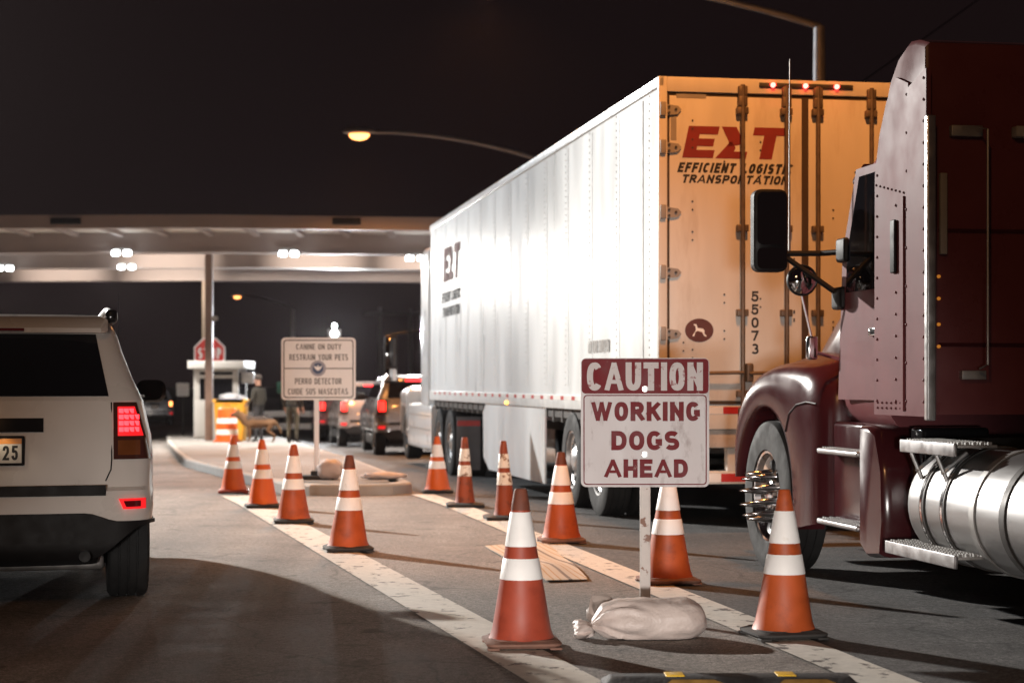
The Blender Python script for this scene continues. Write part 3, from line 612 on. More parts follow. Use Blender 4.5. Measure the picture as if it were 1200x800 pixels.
# deck behind cab, chassis, back wall fittings
b = MB().bb(.6, 1.9, -4.6, -3.0, .93, .97, .005)
for j in range(18):
    for k in range(10): b.box((.68 + k*.13, -4.5 + j*.085, .975), (.05, .02, .012))
b.build('deck_plate', M_STEEL, MT)
b = MB().bb(.82, .92, -7.2, .9, .62, .9); b.bb(1.58, 1.68, -7.2, .9, .62, .9); b.build('chassis', M_DSTEEL, MT)
b = MB().bb(.3, 2.2, .98, 1.3, .3, .62, .04); b.build('bumper', M_CHROME, MT)
b = MB().bb(.35, 2.2, -2.8, -.3, .45, 1.0); b.build('engine_housing', M_BLACK, MT)
b = MB().tube([(.3, -2.95, 1.38), (.3, -3.05, 1.4), (.3, -3.05, 2.66), (.3, -2.95, 2.68)], .007, 8); b.bb(.16, .34, -2.9, -2.861, 2.64, 2.7, .004); b.bb(.22, .36, -2.9, -2.861, 1.32, 1.37, .004)
b.build('grab_handle', M_STEEL, MT)
b = MB().tube([(.66, -2.88, 1.8), (.66, -2.95, 1.82), (.66, -2.95, 2.16), (.66, -2.88, 2.18)], .011, 8); b.build('grab_handle', M_CHROME, MT)
b = MB().bb(.52, 1.2, -2.93, -2.861, 2.64, 2.7, .006); b.build('work_lamp_rail', M_GREYV, MT)
b = MB().bb(.1, .14, -2.89, -2.861, 2.0, 2.44, .004); b.build('reflector_strip', M_GREYV, MT)
b = MB().bb(.1, 2.4, -2.868, -2.861, 2.12, 2.14); b.bb(.1, 2.4, -2.868, -2.861, 1.5, 1.52); b.build('panel_seam', M_MAROON, MT)
for z in (1.5, 1.62, 1.76, 1.88): MB().lathe([(.01, 0), (.009, -.01), (.001, -.014)], (.1, -2.861, z), 'Y', 12).build('amber_lamp', emit('amber_lamp_dim', (1, .35, .04), .35, (.4, .16, .03)) if z == 1.5 else bpy.data.materials['amber_lamp_dim'], MT)  # glowing dots imitate orange reflections on the back wall, not lamps
# mirrors on the doors
for q in (-1, 1):
    X = (lambda x: x) if q < 0 else (lambda x: 2.5 - x)
    b = MB(); y0 = -1.12
    out = []
    for y, ins in ((y0 - .06, .012), (y0 - .05, 0), (y0 + .02, .0), (y0 + .07, .03), (y0 + .1, .07)):
        out.append([Vector((X(p), y, z)) for p, z in rrect(-.42 + ins, -.2 - ins, 2.0 + ins, 2.52 - ins, .05, 5)])
    h_ = b.rings(out).build('mirror', M_BLACK, MT)
    MB().prism(rrect(-.40, -.22, 2.17, 2.5, .035), (0, .004), lambda a, c, d: Vector((X(a), y0 - .076 - d - .14*(a + .31), c))).build('mirror_face', M_MIRROR, h_)
    MB().prism(rrect(-.40, -.22, 2.02, 2.15, .03), (0, .004), lambda a, c, d: Vector((X(a), y0 - .076 - d - .14*(a + .31), c))).build('mirror_face', M_MIRROR, h_)
    b = MB().tube([(X(-.21), y0, 2.12), (X(.02), y0 - .05, 2.12), (X(.12), y0 - .25, 2.12)], .018, 8); b.tube([(X(-.2), y0, 2.1), (X(.12), y0 - .2, 1.83)], .018, 8); b.bb(min(X(.06), X(.14)), max(X(.06), X(.14)), y0-.36, y0-.2, 2.05, 2.2, .02); b.bb(min(X(.06), X(.14)), max(X(.06), X(.14)), y0-.3, y0-.12, 1.76, 1.9, .02)
    b.build('mirror_arm', M_BLACK, h_)
    b = MB().lathe([(.092, 0), (.095, -.02), (.09, -.03), (.075, -.045), (.04, -.058), (.001, -.063)], (X(-.1), y0 - .02, 1.95), 'Y', 28); b.build('convex_mirror', M_MIRROR, h_)
    MB().lathe([(.098, .0), (.101, -.02), (.098, -.032), (.091, -.032)], (X(-.1), y0 - .019, 1.95), 'Y', 28, cap=False).build('convex_mirror_rim', M_BLACK, h_)
    if q < 0: MB().tube([(-.17, y0, 2.1), (-.17, y0, 2.5), (-.168, y0, 3.35)], [.009, .006, .003], 6).build('whip_antenna', M_STEEL, h_)
    b = MB().tube([(X(-.09), y0, 1.86), (X(-.02), y0+.02, 1.6)], .008, 6); b.bb(min(X(-.05), X(.02)), max(X(-.05), X(.02)), y0, y0+.05, 1.45, 1.6, .015); b.tube([(X(0), y0+.03, 1.5), (X(.3), y0+.03, 1.42)], .012, 6); b.build('fender_mirror_stay', M_CHROME, h_)

# ------------------------------------------------------------ cars
def car(name, label, loc, rz, paint, hi=True, brake=True, group=None, glow=None, H=1.68, hw=.9, plate=True):
    root = thing(name, label, 'car', loc, rz, group)
    #          z    hw     yr    yf    rr   rf
    low = [(.24, .80, .16, 4.2, .10, .25), (.32, hw-.03, .05, 4.3, .13, .3), (.5, hw-.01, .0, 4.36, .2, .32), (.58, hw, .0, 4.36, .2, .32), (.68, hw, .015, 4.34, .2, .3), (.70, hw, .07, 4.33, .18, .3), (.86, hw, .08, 4.2, .18, .3), (1.0, hw-.01, .1, 3.95, .17, .3), (1.08, hw-.03, .115, 3.5, .16, .25), (1.2, hw-.055, .15, 3.15, .14, .2)]
    top = [(1.2, hw-.06, .155, 3.12, .10, .25), (1.34, hw-.12, .24, 2.92, .10, .25), (1.48, hw-.17, .33, 2.66, .10, .25), (1.58, hw-.2, .36, 2.48, .1, .25), (1.66, hw-.24, .37, 2.3, .12, .25), (1.71, hw-.34, .5, 2.1, .14, .25)]
    k_ = H / 1.68
    def rry(x, z, T):                                # rear surface
        zz = z
        for a, c in zip(T, T[1:]):
            if a[0] <= zz <= c[0]:
                t = (zz - a[0]) / (c[0] - a[0]); w, yr, r = [a[i] + (c[i]-a[i])*t for i in (1, 2, 4)]; break
        else: w, yr, r = T[-1][1], T[-1][2], T[-1][4]
        ax = min(abs(x), w - .001); y = yr + .05 * (ax / w)**2
        if ax > w - r: y += r - math.sqrt(max(r*r - (ax - w + r)**2, 0))
        return y
    def ring(s):
        z, w, yr, yf, rr_, rf = s; P = []
        xs = [-w + .0 + i * (2*w) / 24 for i in range(25)]
        xs = [-w, -w+rr_*.04, -w+rr_*.15, -w+rr_*.4] + [-w + rr_ + i*(2*w-2*rr_)/14 for i in range(15)] + [w-rr_*.4, w-rr_*.15, w-rr_*.04, w]
        for x in xs:
            ax = abs(x); y = yr + .05*(min(ax, w)/w)**2
            if ax > w - rr_: y += rr_ - math.sqrt(max(rr_*rr_ - (ax - w + rr_)**2, 0))
            P.append(Vector((x, y, z*k_)))
        for k in range(1, 5): P.append(Vector((w - .02*math.sin(k*.7), yr + .3 + (yf - yr - .6)*k/5, z*k_)))
        for cxs, a0 in ((1, 0), (-1, 90)):
            for k in range(5):
                a = R(a0 + 90*k/4); P.append(Vector((cxs*(w - rf) + rf*math.cos(a), yf - rf + rf*math.sin(a), z*k_)))
        for k in range(4, 0, -1): P.append(Vector((-w + .02*math.sin(k*.7), yr + .3 + (yf - yr - .6)*k/5, z*k_)))
        return P
    MB().rings([ring(s) for s in [(.24, .58, .2, 4.2, .1, .2), (.455, .6, .1, 4.25, .1, .2)]]).build('sill', M_BLACK, root, smooth=45)
    for s in (-1, 1): MB().bb(s*(hw-.16), s*(hw-.04), 1.15, 2.95, .22, .449, .03).build('rocker_panel', M_BLACK, root)
    b = MB(); b.rings([ring(s) for s in low[2:]]); b.rings([ring(s) for s in top])
    body = b.build('body', paint, root, smooth=45)
    def patch(xl, xr, z0, z1, T, off, m, nm, par=root, nx=8, nz=6, th=.012):
        b = MB(); bm = b.bm; rows = []
        for j in range(nz + 1):
            z = z0 + (z1 - z0) * j / nz; a, c = xl(z), xr(z)
            rows.append([Vector((a + (c - a)*i/nx, rry(a + (c - a)*i/nx, z, T) - off, z*k_)) for i in range(nx + 1)])
        back = [[p + Vector((0, th, 0)) for p in r] for r in rows]
        b.rings(rows, False, False)
        e = rows[0] + [r[-1] for r in rows[1:-1]] + rows[-1][::-1] + [r[0] for r in rows[1:-1]][::-1]
        b.rings([e, [p + Vector((0, th, 0)) for p in e]], True, False)
        bmesh.ops.remove_doubles(bm, verts=bm.verts, dist=1e-5)
        return b.build(nm, m, par, smooth=40)
    K = lambda v: (lambda z: v)
    lx = lambda a, c, z0, z1: (lambda z: a + (c - a)*(z - z0)/(z1 - z0))
    patch(lx(-.64, -.57, 1.225, 1.59), lx(.64, .57, 1.225, 1.59), 1.225, 1.59, top, .006, M_GLASS, 'rear_window', nx=16)
    for s in (-1, 1):
        if s > 0: a, c = K(.665), lx(.887, .80, .86, 1.19)
        else: a, c = lx(-.887, -.80, .86, 1.19), K(-.665)
        tl = patch(a, c, .86, 1.19, low, .014, M_LENSD, 'taillight', nx=6)
        if hi:
            for r_ in range(4):
                for q_ in range(3 if r_ == 0 else 4):
                    x = s*(.71 + q_*.03); z = 1.14 - r_*.036
                    if s*x > .83 : continue
                    y = rry(x, z, low) - .0165
                    MB().box((x, y, z*k_), (.028, .006, .028), bev=.008).build('brake_light', M_TL if brake else M_LENS, tl)
            patch(K(.69) if s > 0 else lx(-.84, -.79, .995, 1.165), lx(.84, .79, .995, 1.165) if s > 0 else K(-.69), .995, 1.165, low, .0145, M_TLDIM, 'glow_lens', tl, th=.004)
            patch(K(.69) if s > 0 else K(-.82), K(.82) if s > 0 else K(-.69), .885, .97, low, .0155, mat('amber_lens', (.16, .05, .015), .15) if s < 0 else bpy.data.materials['amber_lens'], 'turn_lens', tl, th=.004)
        else:
            patch(K(.69) if s > 0 else K(-.83), K(.83) if s > 0 else K(-.69), .95, 1.16, low, .018, glow or (M_TL if brake else M_LENS), 'brake_light', tl, th=.006)
        if s > 0: a, c = lx(.72, .69, .57, .64), K(.85)
        else: a, c = K(-.85), lx(-.72, -.69, .57, .64)
        rf_ = patch(a, c, .575, .635, low, .01, M_TLDIM, 'reflector', nx=5, nz=2)  # rim glows by emission to imitate a lit reflector; it is no lamp
        if hi: patch((lambda z, f=a: f(z) + (.022 if s > 0 else .03)), (lambda z, f=c: f(z) - (.03 if s > 0 else .022)), .588, .622, low, .016, M_LENS, 'reflector_core', rf_, nx=4, nz=2, th=.008)
    patch(K(-.62), K(.62), .655, .715, low[:5] + [(.72, hw, .015, 4.3, .12, .3)], .012, M_BLACK, 'bumper_step', nx=14, nz=2)
    b = MB(); rows = []
    for f in range(9):
        P = []
        for i in range(41):
            x = -hw - .008 + (2*hw + .016)*i/40; ax = abs(x); e = min(max((ax - .5)/.2, 0), 1); e = e*e*(3 - 2*e)
            e2 = min(max((ax - .52)/.34, 0), 1); zb = .285 + .2*e2*e2*(3 - 2*e2); z = zb + (.556 - .05*e - zb)*f/8
            w = hw + .008; r_ = .2; y = -.012 + .05*(ax/w)**2 + .08*max(0, (.37 - z)/.12)**2
            if ax > w - r_: y += r_ - math.sqrt(max(r_*r_ - (ax - w + r_)**2, 0))
            P.append(Vector((x, y, z*k_)))
        rows.append(P)
    b.rings(rows, False, False); b.rings([rows[-1], [p + Vector((0, .05, 0)) for p in rows[-1]]], False, False); b.rings([rows[0], [p + Vector((0, .3, .02)) for p in rows[0]]], False, False)
    b.build('lower_bumper', M_BLACK, root, smooth=50)
    for s in (-1, 1):
        for y in (.75, 3.35): wheel(root, (s*.765, y, .345), .345, .25, s)
    MB().bb(-.62, .62, .42, .7, .19, .29, .03).build('rear_axle', M_STEEL if hi else M_DSTEEL, root); MB().bb(-.75, .75, 1.15, 3.0, .16, .26, .03).build('underbody', M_BLACK, root)  # underbody block added to stop floodlight streaking beneath the car
    patch(K(-.27), K(.27), 1.02, 1.1, low, .01, M_GLOSSB, 'plate_lamp_housing', nx=6, nz=2)
    if plate:
        pl = MB().bb(-.165, .165, .06, .085, .83, 1.0, .008).build('plate_frame', M_BLACK, root)
        MB().bb(-.15, .15, .056, .0605, .845, .985, .002).build('licence_plate', mat('plate_white', (.75, .72, .66), .4) if 'plate_white' not in bpy.data.materials else bpy.data.materials['plate_white'], pl)
        if hi:
            MB().bb(.0, .15, .054, .0565, .955, .985).build('plate_band', mat('plate_orange', (.8, .3, .04), .4), pl)
            text('25', (.045, .13, .862, .945), lambda a, z, d: Vector((a, .0557 - d, z)), M_INK, pl, weight=.17)
    # side glass
    for s in (-1, 1):
        b = MB()
        for y0, y1 in ((.62, 1.25), (1.32, 2.0), (2.07, 2.66)):
            q = [(y0, 1.23), (y1 + .1, 1.23), (y1 - .12 if y1 > 2.5 else y1, 1.52), (y0 + .03 if y0 > 1 else y0 + .12, 1.52)]
            f = lambda y, z: s*((hw-.06 + ((1.2-z)/.28)*.11) + .006)
            b.rings([[Vector((f(y, z), y, z*k_)) for y, z in q], [Vector((f(y, z) - s*.01, y, z*k_)) for y, z in q]])
        b.build('side_window', M_GLASS, root, smooth=0)
        if hi:
            b = MB().tube([(s*(hw-.05), .45, 1.222*k_), (s*(hw-.05), 2.9, 1.222*k_)], .01, 6).build('window_trim', M_CHROME, root)
            rl = MB().tube([(s*.66, .5, 1.66*k_), (s*.66, .56, 1.73*k_), (s*.65, 1.0, 1.755*k_), (s*.63, 2.0, 1.74*k_), (s*.62, 2.3, 1.64*k_)], .02, 8).build('roof_rail', M_ALU, root)
            MB().box((s*.665, .52, 1.7*k_), (.07, .17, .08), bev=.025).build('rail_foot', M_GLOSSB, rl)
        m_ = MB()
        out = []
        for y, f in ((2.55, .75), (2.58, 1), (2.68, .95), (2.74, .6)): out.append([Vector((s*(hw + .1) + p*f, y, 1.245*k_ + q*f)) for p, q in rrect(-.105, .105, -.08, .08, .06, 4)])
        m_.rings(out); m_.bb(s*(hw-.08), s*(hw+.02), 2.62, 2.68, 1.2*k_, 1.25*k_, .01)
        m_.build('door_mirror', M_GLOSSB if hi else M_BLACK, root)
    if hi:
        b = MB(); loft_y(b, [(.30, -.6, .6, 1.598, 1.625, .01), (.36, -.64, .64, 1.595, 1.685, .02), (.6, -.6, .6, 1.6, 1.71, .02)]); b.build('roof_spoiler', paint, root)
        MB().bb(-.16, .16, .285, .3, 1.604, 1.622, .004).build('high_brake_lamp', M_LENS, root)
        b = MB(); ex = [(.5, -.03, .31), (.5, .2, .33), (.5, .6, .35)]; b.tube(ex, .036, 16, cap=False); o = b.build('exhaust_pipe', M_CHROME, root)
        MB().lathe([(.033, -.02), (.001, -.018)], (.5, 0, .3105), 'Y', 16, cap=False).build('exhaust_bore', M_BLACK, o)
        MB().tube([(.8, 3.3, 1.0), (.8, 3.42, 1.98)], [.004, .002], 6).build('radio_antenna', M_BLACK, root)
        MB().box((.0, .13, 1.1*k_), (.02, .01, .02)).build('tailgate_badge', M_CHROME, root)
        # tailgate shut line
        b = MB()
        for s in (-1, 1):
            pts = [(s*.655, 1.19), (s*.655, .86), (s*.65, .8), (s*.62, .735)]
            b.tube([Vector((x, rry(x, z, low) - .001, z)) for x, z in pts], .0045, 6)
        b.build('shut_line', M_BLACK, root)
    else:
        patch(K(-.22), K(.22), 1.585, 1.615, [(1.5, hw-.17, .33, 0, .1, 0), (1.7, hw-.2, .33, 0, .1, 0)], .01, M_TL if brake else M_LENS, 'high_brake_lamp', nx=4, nz=1)
    return root
TJ = math.atan(535 / F)
car('white_suv', 'white sport utility car with lit brake light, nearest vehicle at the left edge', (-2.934, 10.587, 0), TJ, M_CARW)
lamp('plate_lamp', 'SPOT', (-2.934 + .05, 10.587 - .01, 1.0), .25, (1, .8, .55), (-2.90, 10.587 + .1, .8), .02, 120, .6)
P_GREY = mat('grey_car_paint', (.16, .16, .18), .28, .4, .05, 3, coat=.8)
P_TAN = mat('silver_car_paint', (.2, .155, .14), .3, .3, .05, 3, coat=.8)
P_MAR = mat('burgundy_car_paint', (.2, .07, .07), .3, .2, .05, 3, coat=.8)
P_BLUE = mat('pale_blue_car_paint', (.42, .47, .55), .3, .3, .05, 3, coat=.8)
TLG = emit('distant_brake_light', (1, .012, .008), 7, (.4, .01, .01))
def qcar(y, t, *a, **k): return car(*a[:2], lane(y, t), TH, a[2], hi=False, glow=TLG, **k)
G = 'cars queued ahead of the white tractor'
qcar(40.5, .98, 'dark_suv', 'dark grey sport utility car just ahead of the white tractor, high brake lamp lit', P_GREY, group=G, H=1.72)
qcar(49.5, .9, 'silver_suv', 'silver tan car queued directly ahead of the dark grey sport utility car', P_TAN, group=G, H=1.72)
qcar(57.5, .9, 'burgundy_suv', 'burgundy car queued farthest ahead, behind the white sign post', P_MAR, group=G, H=1.75)
car('pale_blue_suv', 'pale blue car driving away far off beside the white one', (-17.2, 90, gz(90)), R(12), P_BLUE, hi=False, glow=emit('orange_tail_lamp', (1, .3, .08), 6, (.4, .05, .01)))

# ------------------------------------------------------------ traffic cones
def cone(label, u, v, h, body, band, base, tip=None, slim=False, lean=0, rz=0, w=None):
    y = CH * F / (v - HV)
    if y > 20: y = (CH - gz(y)) * F / (v - HV)
    c = thing('traffic_cone', label, 'traffic cone', ((u - CX) / F * y, y, gz(y) + .009), rz, 'traffic cones round the gore area')
    rl = random.Random(int(u)); LEAN = (rl.uniform(-.02, .02), rl.uniform(-.022, .022))
    rb = (w or .155) if not slim else .105; rt = .03; bh = .03
    rad = lambda z: rb + (rt - rb) * (z - bh) / (h - bh)
    b = MB()
    prof = [(rb + .012, bh), (rb + .006, bh + .012)] + [(rad(bh + (h - bh) * k / 14) , bh + (h - bh) * k / 14) for k in range(1, 15)] + [(rt - .004, h + .004), (rt - .01, h - .004), (rt - .012, h - .03)]
    b.lathe(prof, n=36, cap=False)
    shear_ = lambda b: [setattr(q, 'co', Vector((q.co.x + LEAN[0]*q.co.z + .006*math.sin(q.co.z*5 + u)*q.co.z, q.co.y + LEAN[1]*q.co.z, q.co.z))) for q in b.bm.verts]
    shear_(b); b.build('cone_body', body, c, smooth=50)
    z0 = h * .46; bands = ((.43, .565), (.64, .86)) if not slim else ((.44, .60), (.66, .84))
    for f0, f1 in bands:
        b = MB(); b.lathe([(rad(h*f0) + .0005, h*f0), (rad(h*f0) + .003, h*f0 + .002), (rad(h*f1) + .003, h*f1 - .002), (rad(h*f1) + .0005, h*f1)], n=36, cap=False); shear_(b); b.build('reflective_band', band, c, smooth=50)
    if tip:
        b = MB(); b.lathe([(rad(h*.872) + .0004, h*.872), (rad(h*.9) + .0025, h*.9), (rad(h) + .0025, h*.998), (rt - .003, h + .007), (rt - .012, h + .005)], n=36, cap=False); shear_(b); b.build('cone_tip', tip, c, smooth=50)
    s = .185 if not slim else .2
    b = MB(); b.rings([[Vector((p, q, z)) for p, q in rrect(-x, x, -x, x, .05, 4)] for z, x in ((.008, s - .012), (.02, s), (.03, s), (.042, s - .03), (.044, rb))])
    for i in (-1, 1):
        for j in (-1, 1): b.bb(i*s*.82 - .03, i*s*.82 + .03, j*s*.82 - .03, j*s*.82 + .03, 0, .012, .004)
    b.build('cone_base', base, c, smooth=40)
    return c
cone('clean bright orange cone farthest back on the left white line, beside the car', 274, 577, .68, M_ORANGEB, M_BAND, M_ORANGER, rz=.1)
cone('second farthest orange cone on the left white line', 308, 595, .70, M_ORANGEB, M_BAND, M_CBASE, rz=.2)
cone('orange cone on the left white line just in front of the white sign post', 344, 613, .72, M_ORANGE, M_BAND, M_CBASE, rz=.15)
cone('dark tipped orange cone halfway along the left white line', 408, 646, .73, M_ORANGE, M_BAND, M_CBASE, tip=M_SOOT, rz=.2)
cone('reddish sooty tipped cone nearest the camera, left of the sandbag', 611, 758, .765, M_ORANGER, M_BAND, M_CBASEB, tip=M_SOOT, rz=.1)
cone('clean bright orange cone farthest back beside the truck lane', 513, 577, .68, M_ORANGEB, M_BAND, M_CBASE, rz=.1)
cone('slim grimy cone in front of the grey mud flap', 545, 594, .72, M_ORANGED, M_BANDD, M_CBASE, slim=True, rz=.05)
cone('slim grimy cone standing in front of the trailer skirt', 592, 609, .74, M_ORANGED, M_BANDD, M_CBASE, slim=True, rz=.12)
cone('orange cone with speckled upper band beside the trailer wheels', 658, 636, .725, M_ORANGE, M_BAND, M_CBASEB, tip=M_SOOT, rz=.1)
cone('orange cone half hidden behind the red caution sign', 783, 684, .735, M_ORANGE, M_BAND, M_CBASEB, rz=.15)
cone('orange cone beside the maroon tractor front wheel, on black feet', 918, 747, .745, M_ORANGE, M_BAND, M_CBASE, rz=.2)

# ------------------------------------------------------------ caution sign, sandbag, litter, rubber stop
SY = 10.3; px = lambda u: (u - CX) / F * SY; pz = lambda v: CH - (v - HV) / F * SY
SG = thing('caution_sign', 'white and dark red metal warning sign about working dogs on a white post', 'sign', (px(756), SY, 0))
ox = px(756); f3 = lambda y: (lambda a, z, d: Vector((a - ox, y - d, z)))
M_SIGNW = mat('scuffed_white_sign', (.47, .43, .43), .55, 0, .07, 7, col2=(.27, .22, .21), c2lo=.54, c2hi=.72, c2scale=10, stretch=(1.6, 1, .7))
M_SIGNR = mat('worn_sign_red', (.13, .008, .012), .6, 0, .1, 10, spec=.2, col2=(.26, .15, .14), c2lo=.66, c2hi=.7, c2scale=16)
M_SIGNL = mat('worn_sign_letter', (.42, .37, .36), .55, 0, .1, 10, col2=(.2, .05, .05), c2lo=.6, c2hi=.65, c2scale=24)
p0, p1, q0, q1 = px(680.5), px(830.5), pz(570), pz(419.5)
MB().prism(rrect(p0, p1, q0, q1, .03), (0, .004), f3(-.026)).build('sign_panel', M_SIGNW, SG, smooth=0)
b = MB().prism(rrect(p0 + .004, p1 - .004, pz(461), q1 - .004, .022), (0, .0015), f3(-.0305)); b.build('sign_header', M_SIGNR, SG, smooth=0)
b = MB(); e = .012
outr = rrect(p0 + .014, p1 - .014, q0 + .012, pz(462) - .002, .02); inr = rrect(p0 + .02, p1 - .02, q0 + .018, pz(462) - .008, .016)
g = f3(-.0305)
b.rings([[g(a, z, 0) for a, z in outr], [g(a, z, .0012) for a, z in outr], [g(a, z, .0012) for a, z in inr], [g(a, z, 0) for a, z in inr]], True, False); b.build('sign_border', M_SIGNR, SG, smooth=0)
text('CAUTION', (px(687.5), px(823), pz(457.5), pz(424.5)), f3(-.0322), M_SIGNL, SG, weight=.215, gap=.085)
for w_, u0, u1, v0, v1 in (('WORKING', 692.5, 819.5, 493, 470.5), ('DOGS', 716, 795.5, 527, 504.5), ('AHEAD', 708, 805.5, 559, 537.5)):
    text(w_, (px(u0), px(u1), pz(v0), pz(v1)), f3(-.0305), M_SIGNR, SG, weight=.255, gap=.12)
M_POST = mat('chipped_white_post', (.5, .45, .42), .6, 0, .08, 14, col2=(.2, .1, .07), c2lo=.58, c2hi=.62, c2scale=11)
MB().box((0, 0, pz(425)/2), (.056, .05, pz(425)), bev=.004).build('post', M_POST, SG)
for v in (455.5, 532): MB().lathe([(.017, 0), (.017, -.003), (.009, -.004), (.008, -.009), (.001, -.009)], (px(755.5) - ox, -.033, pz(v)), 'Y', 16).build('bolt', M_ALU, SG)
# sandbag
def blob(b, c, size, seed, n=24, m=14, amp=.05, ex=2.6, flat=True, rz=0):
    rings = []
    for j in range(m + 1):
        ph = -math.pi/2 + math.pi*j/m; r = []
        for i in range(n):
            a = 2*math.pi*i/n; sg = lambda x: math.copysign(abs(x)**(2/ex), x)
            p = Vector((sg(math.sin(ph)), sg(math.cos(ph))*sg(math.cos(a)), sg(math.cos(ph))*sg(math.sin(a))))
            k = 1 + amp*noise.noise(p*2.3 + Vector((seed, 0, 0))) + amp*.5*noise.noise(p*6 + Vector((0, seed, 0)))
            p = Vector((p.x*size[0]*k, p.y*size[1]*k, p.z*size[2]*k))
            r.append(Matrix.Rotation(rz, 4, 'Z') @ p + Vector(c))
        rings.append(r)
    return b.rings(rings, True, False)
M_BAG = mat('white_woven_plastic', (.56, .475, .435), .5, 0, .04, 10, .45, 60, col2=(.44, .36, .32), c2lo=.5, c2hi=.75, c2scale=5)
BY = 9.55; bx = (762 - CX)/F*BY
SB = thing('sandbag', 'white tied sandbag weighing down the caution sign post', 'sandbag', (bx, BY, 0), .04)
b = MB(); rings = []
prof = [(-.30, .022, .0), (-.275, .045, .01), (-.24, .075, .02), (-.17, .10, .03), (-.05, .11, .02), (.1, .108, .0), (.2, .1, -.01), (.255, .075, -.02), (.28, .04, -.02), (.287, .005, -.02)]
P2 = spline(prof, 8)
for q in P2:
    r = []
    for i in range(48):
        a = 2*math.pi*i/48; ca, sa = math.cos(a), math.sin(a)
        pl = max(0, min(1, (.02 - q.x)/.3)); wr = 1 + .24*pl*math.sin(a*10 + noise.noise(Vector((q.x*7, ca, sa)))*3)*(.6 + .4*noise.noise(Vector((ca*2, sa*2, 5)))) + .11*noise.noise(Vector((q.x*6, ca*1.7, sa*1.7))) + .055*noise.noise(Vector((q.x*16, ca*3, sa*5))) + .025*noise.noise(Vector((q.x*40, ca*8, sa*9)))
        y = q.y*1.45*math.copysign(abs(ca)**.85, ca)*wr; z = q.y*math.copysign(abs(sa)**.85, sa)*wr
        zc = .095 if q.y > .07 else .06 + .5*q.y
        r.append(Vector((q.x, y, max(zc + z, .003 + .004*abs(ca)))))
    rings.append(r)
b.rings(rings); b.build('bag', M_BAG, SB, smooth=80)
b = MB(); rings = []
for x, s_ in ((-.29, .02), (-.31, .035), (-.34, .055), (-.37, .06), (-.385, .045)):
    rings.append([Vector((x + .012*math.sin(i*2.7), s_*1.3*math.cos(i*math.pi/12)*(1 + .25*math.sin(i*1.9)), max(.05 - (x+.29)*-.1 + s_*.8*math.sin(i*math.pi/12)*(1 + .3*math.sin(i*2.3 + x*40)), .004))) for i in range(24)])
b.rings(rings); b.build('bag_neck', M_BAG, SB, smooth=80)
b = MB(); rings = []
for k, (x, y, z, s_) in enumerate(((-.26, .1, .06, .03), (-.28, .13, .09, .06), (-.27, .15, .13, .07), (-.2, .16, .15, .05), (-.16, .16, .14, .02))):
    rings.append([Vector((x + s_*.5*math.cos(i*math.pi/12)*(1 + .3*math.sin(i*2.1 + k)), y + s_*.4*math.sin(i*math.pi/6), z + s_*math.sin(i*math.pi/12)*(1 + .25*math.sin(i*3.1 + k)))) for i in range(24)])
b.rings(rings); tag(b.build('torn_outer_bag', mat('grey_clear_plastic', (.3, .25, .22), .3, 0, .15, 10, .4, 25), SB, smooth=80), 'grey crumpled outer plastic behind the knot')
# striped flattened sheet
b = MB(); rows = []
cor = [at(568, 641, 14.83), at(640, 636, 15.2), at(689, 681, 12.3), at(640, 683, 12.2)]
A0, A1, B1, B0 = [Vector((c.x, c.y, 0)) for c in cor]
for j in range(13):
    t = j/12; a = A0.lerp(B0, t); c = A1.lerp(B1, t); r = []
    for i in range(9):
        s_ = i/8; p = a.lerp(c, s_); p.z = .014 + .05*math.exp(-((t - .75)/.16)**2)*(.3 + .7*(1 - s_)) + .01*noise.noise(Vector((t*4, s_*3, 1))); r.append(p)
    rows.append(r)
top = rows; bot = [[p - Vector((0, 0, .005)) for p in r] for r in rows]
b.rings(top, False, False); b.rings(bot, False, False)
e = top[0] + [r[-1] for r in top[1:-1]] + top[-1][::-1] + [r[0] for r in top[1:-1]][::-1]
b.rings([e, [p - Vector((0, 0, .005)) for p in e]], True, False); bmesh.ops.remove_doubles(b.bm, verts=b.bm.verts, dist=1e-5)
m_ = bpy.data.materials.new('striped_board'); m_.use_nodes = True; n = m_.node_tree; L = n.links.new; p = n.nodes['Principled BSDF']; p.inputs['Roughness'].default_value = .6
tc = n.nodes.new('ShaderNodeTexCoord'); wv = n.nodes.new('ShaderNodeTexWave'); wv.bands_direction = 'X'; wv.inputs['Scale'].default_value = 1.7; wv.inputs['Distortion'].default_value = 0
rp = n.nodes.new('ShaderNodeValToRGB'); rp.color_ramp.interpolation = 'CONSTANT'
for k, (pos, c) in enumerate(((0, (.14, .11, .09)), (.05, (.5, .45, .38)), (.74, (.42, .27, .13)), (.9, (.52, .47, .4)))):
    el = rp.color_ramp.elements[k] if k < 2 else rp.color_ramp.elements.new(pos); el.position = pos; el.color = (*c, 1)
mpg = n.nodes.new('ShaderNodeMapping'); mpg.inputs['Rotation'].default_value = (0, 0, R(-9.5)); L(tc.outputs['Object'], mpg.inputs[0]); L(mpg.outputs[0], wv.inputs['Vector']); L(wv.outputs['Color'], rp.inputs[0]); L(rp.outputs[0], p.inputs['Base Color'])
tag(b.build('striped_sheet', m_, smooth=60), 'flattened striped sheet lying on the asphalt between the two white lines', 'litter')
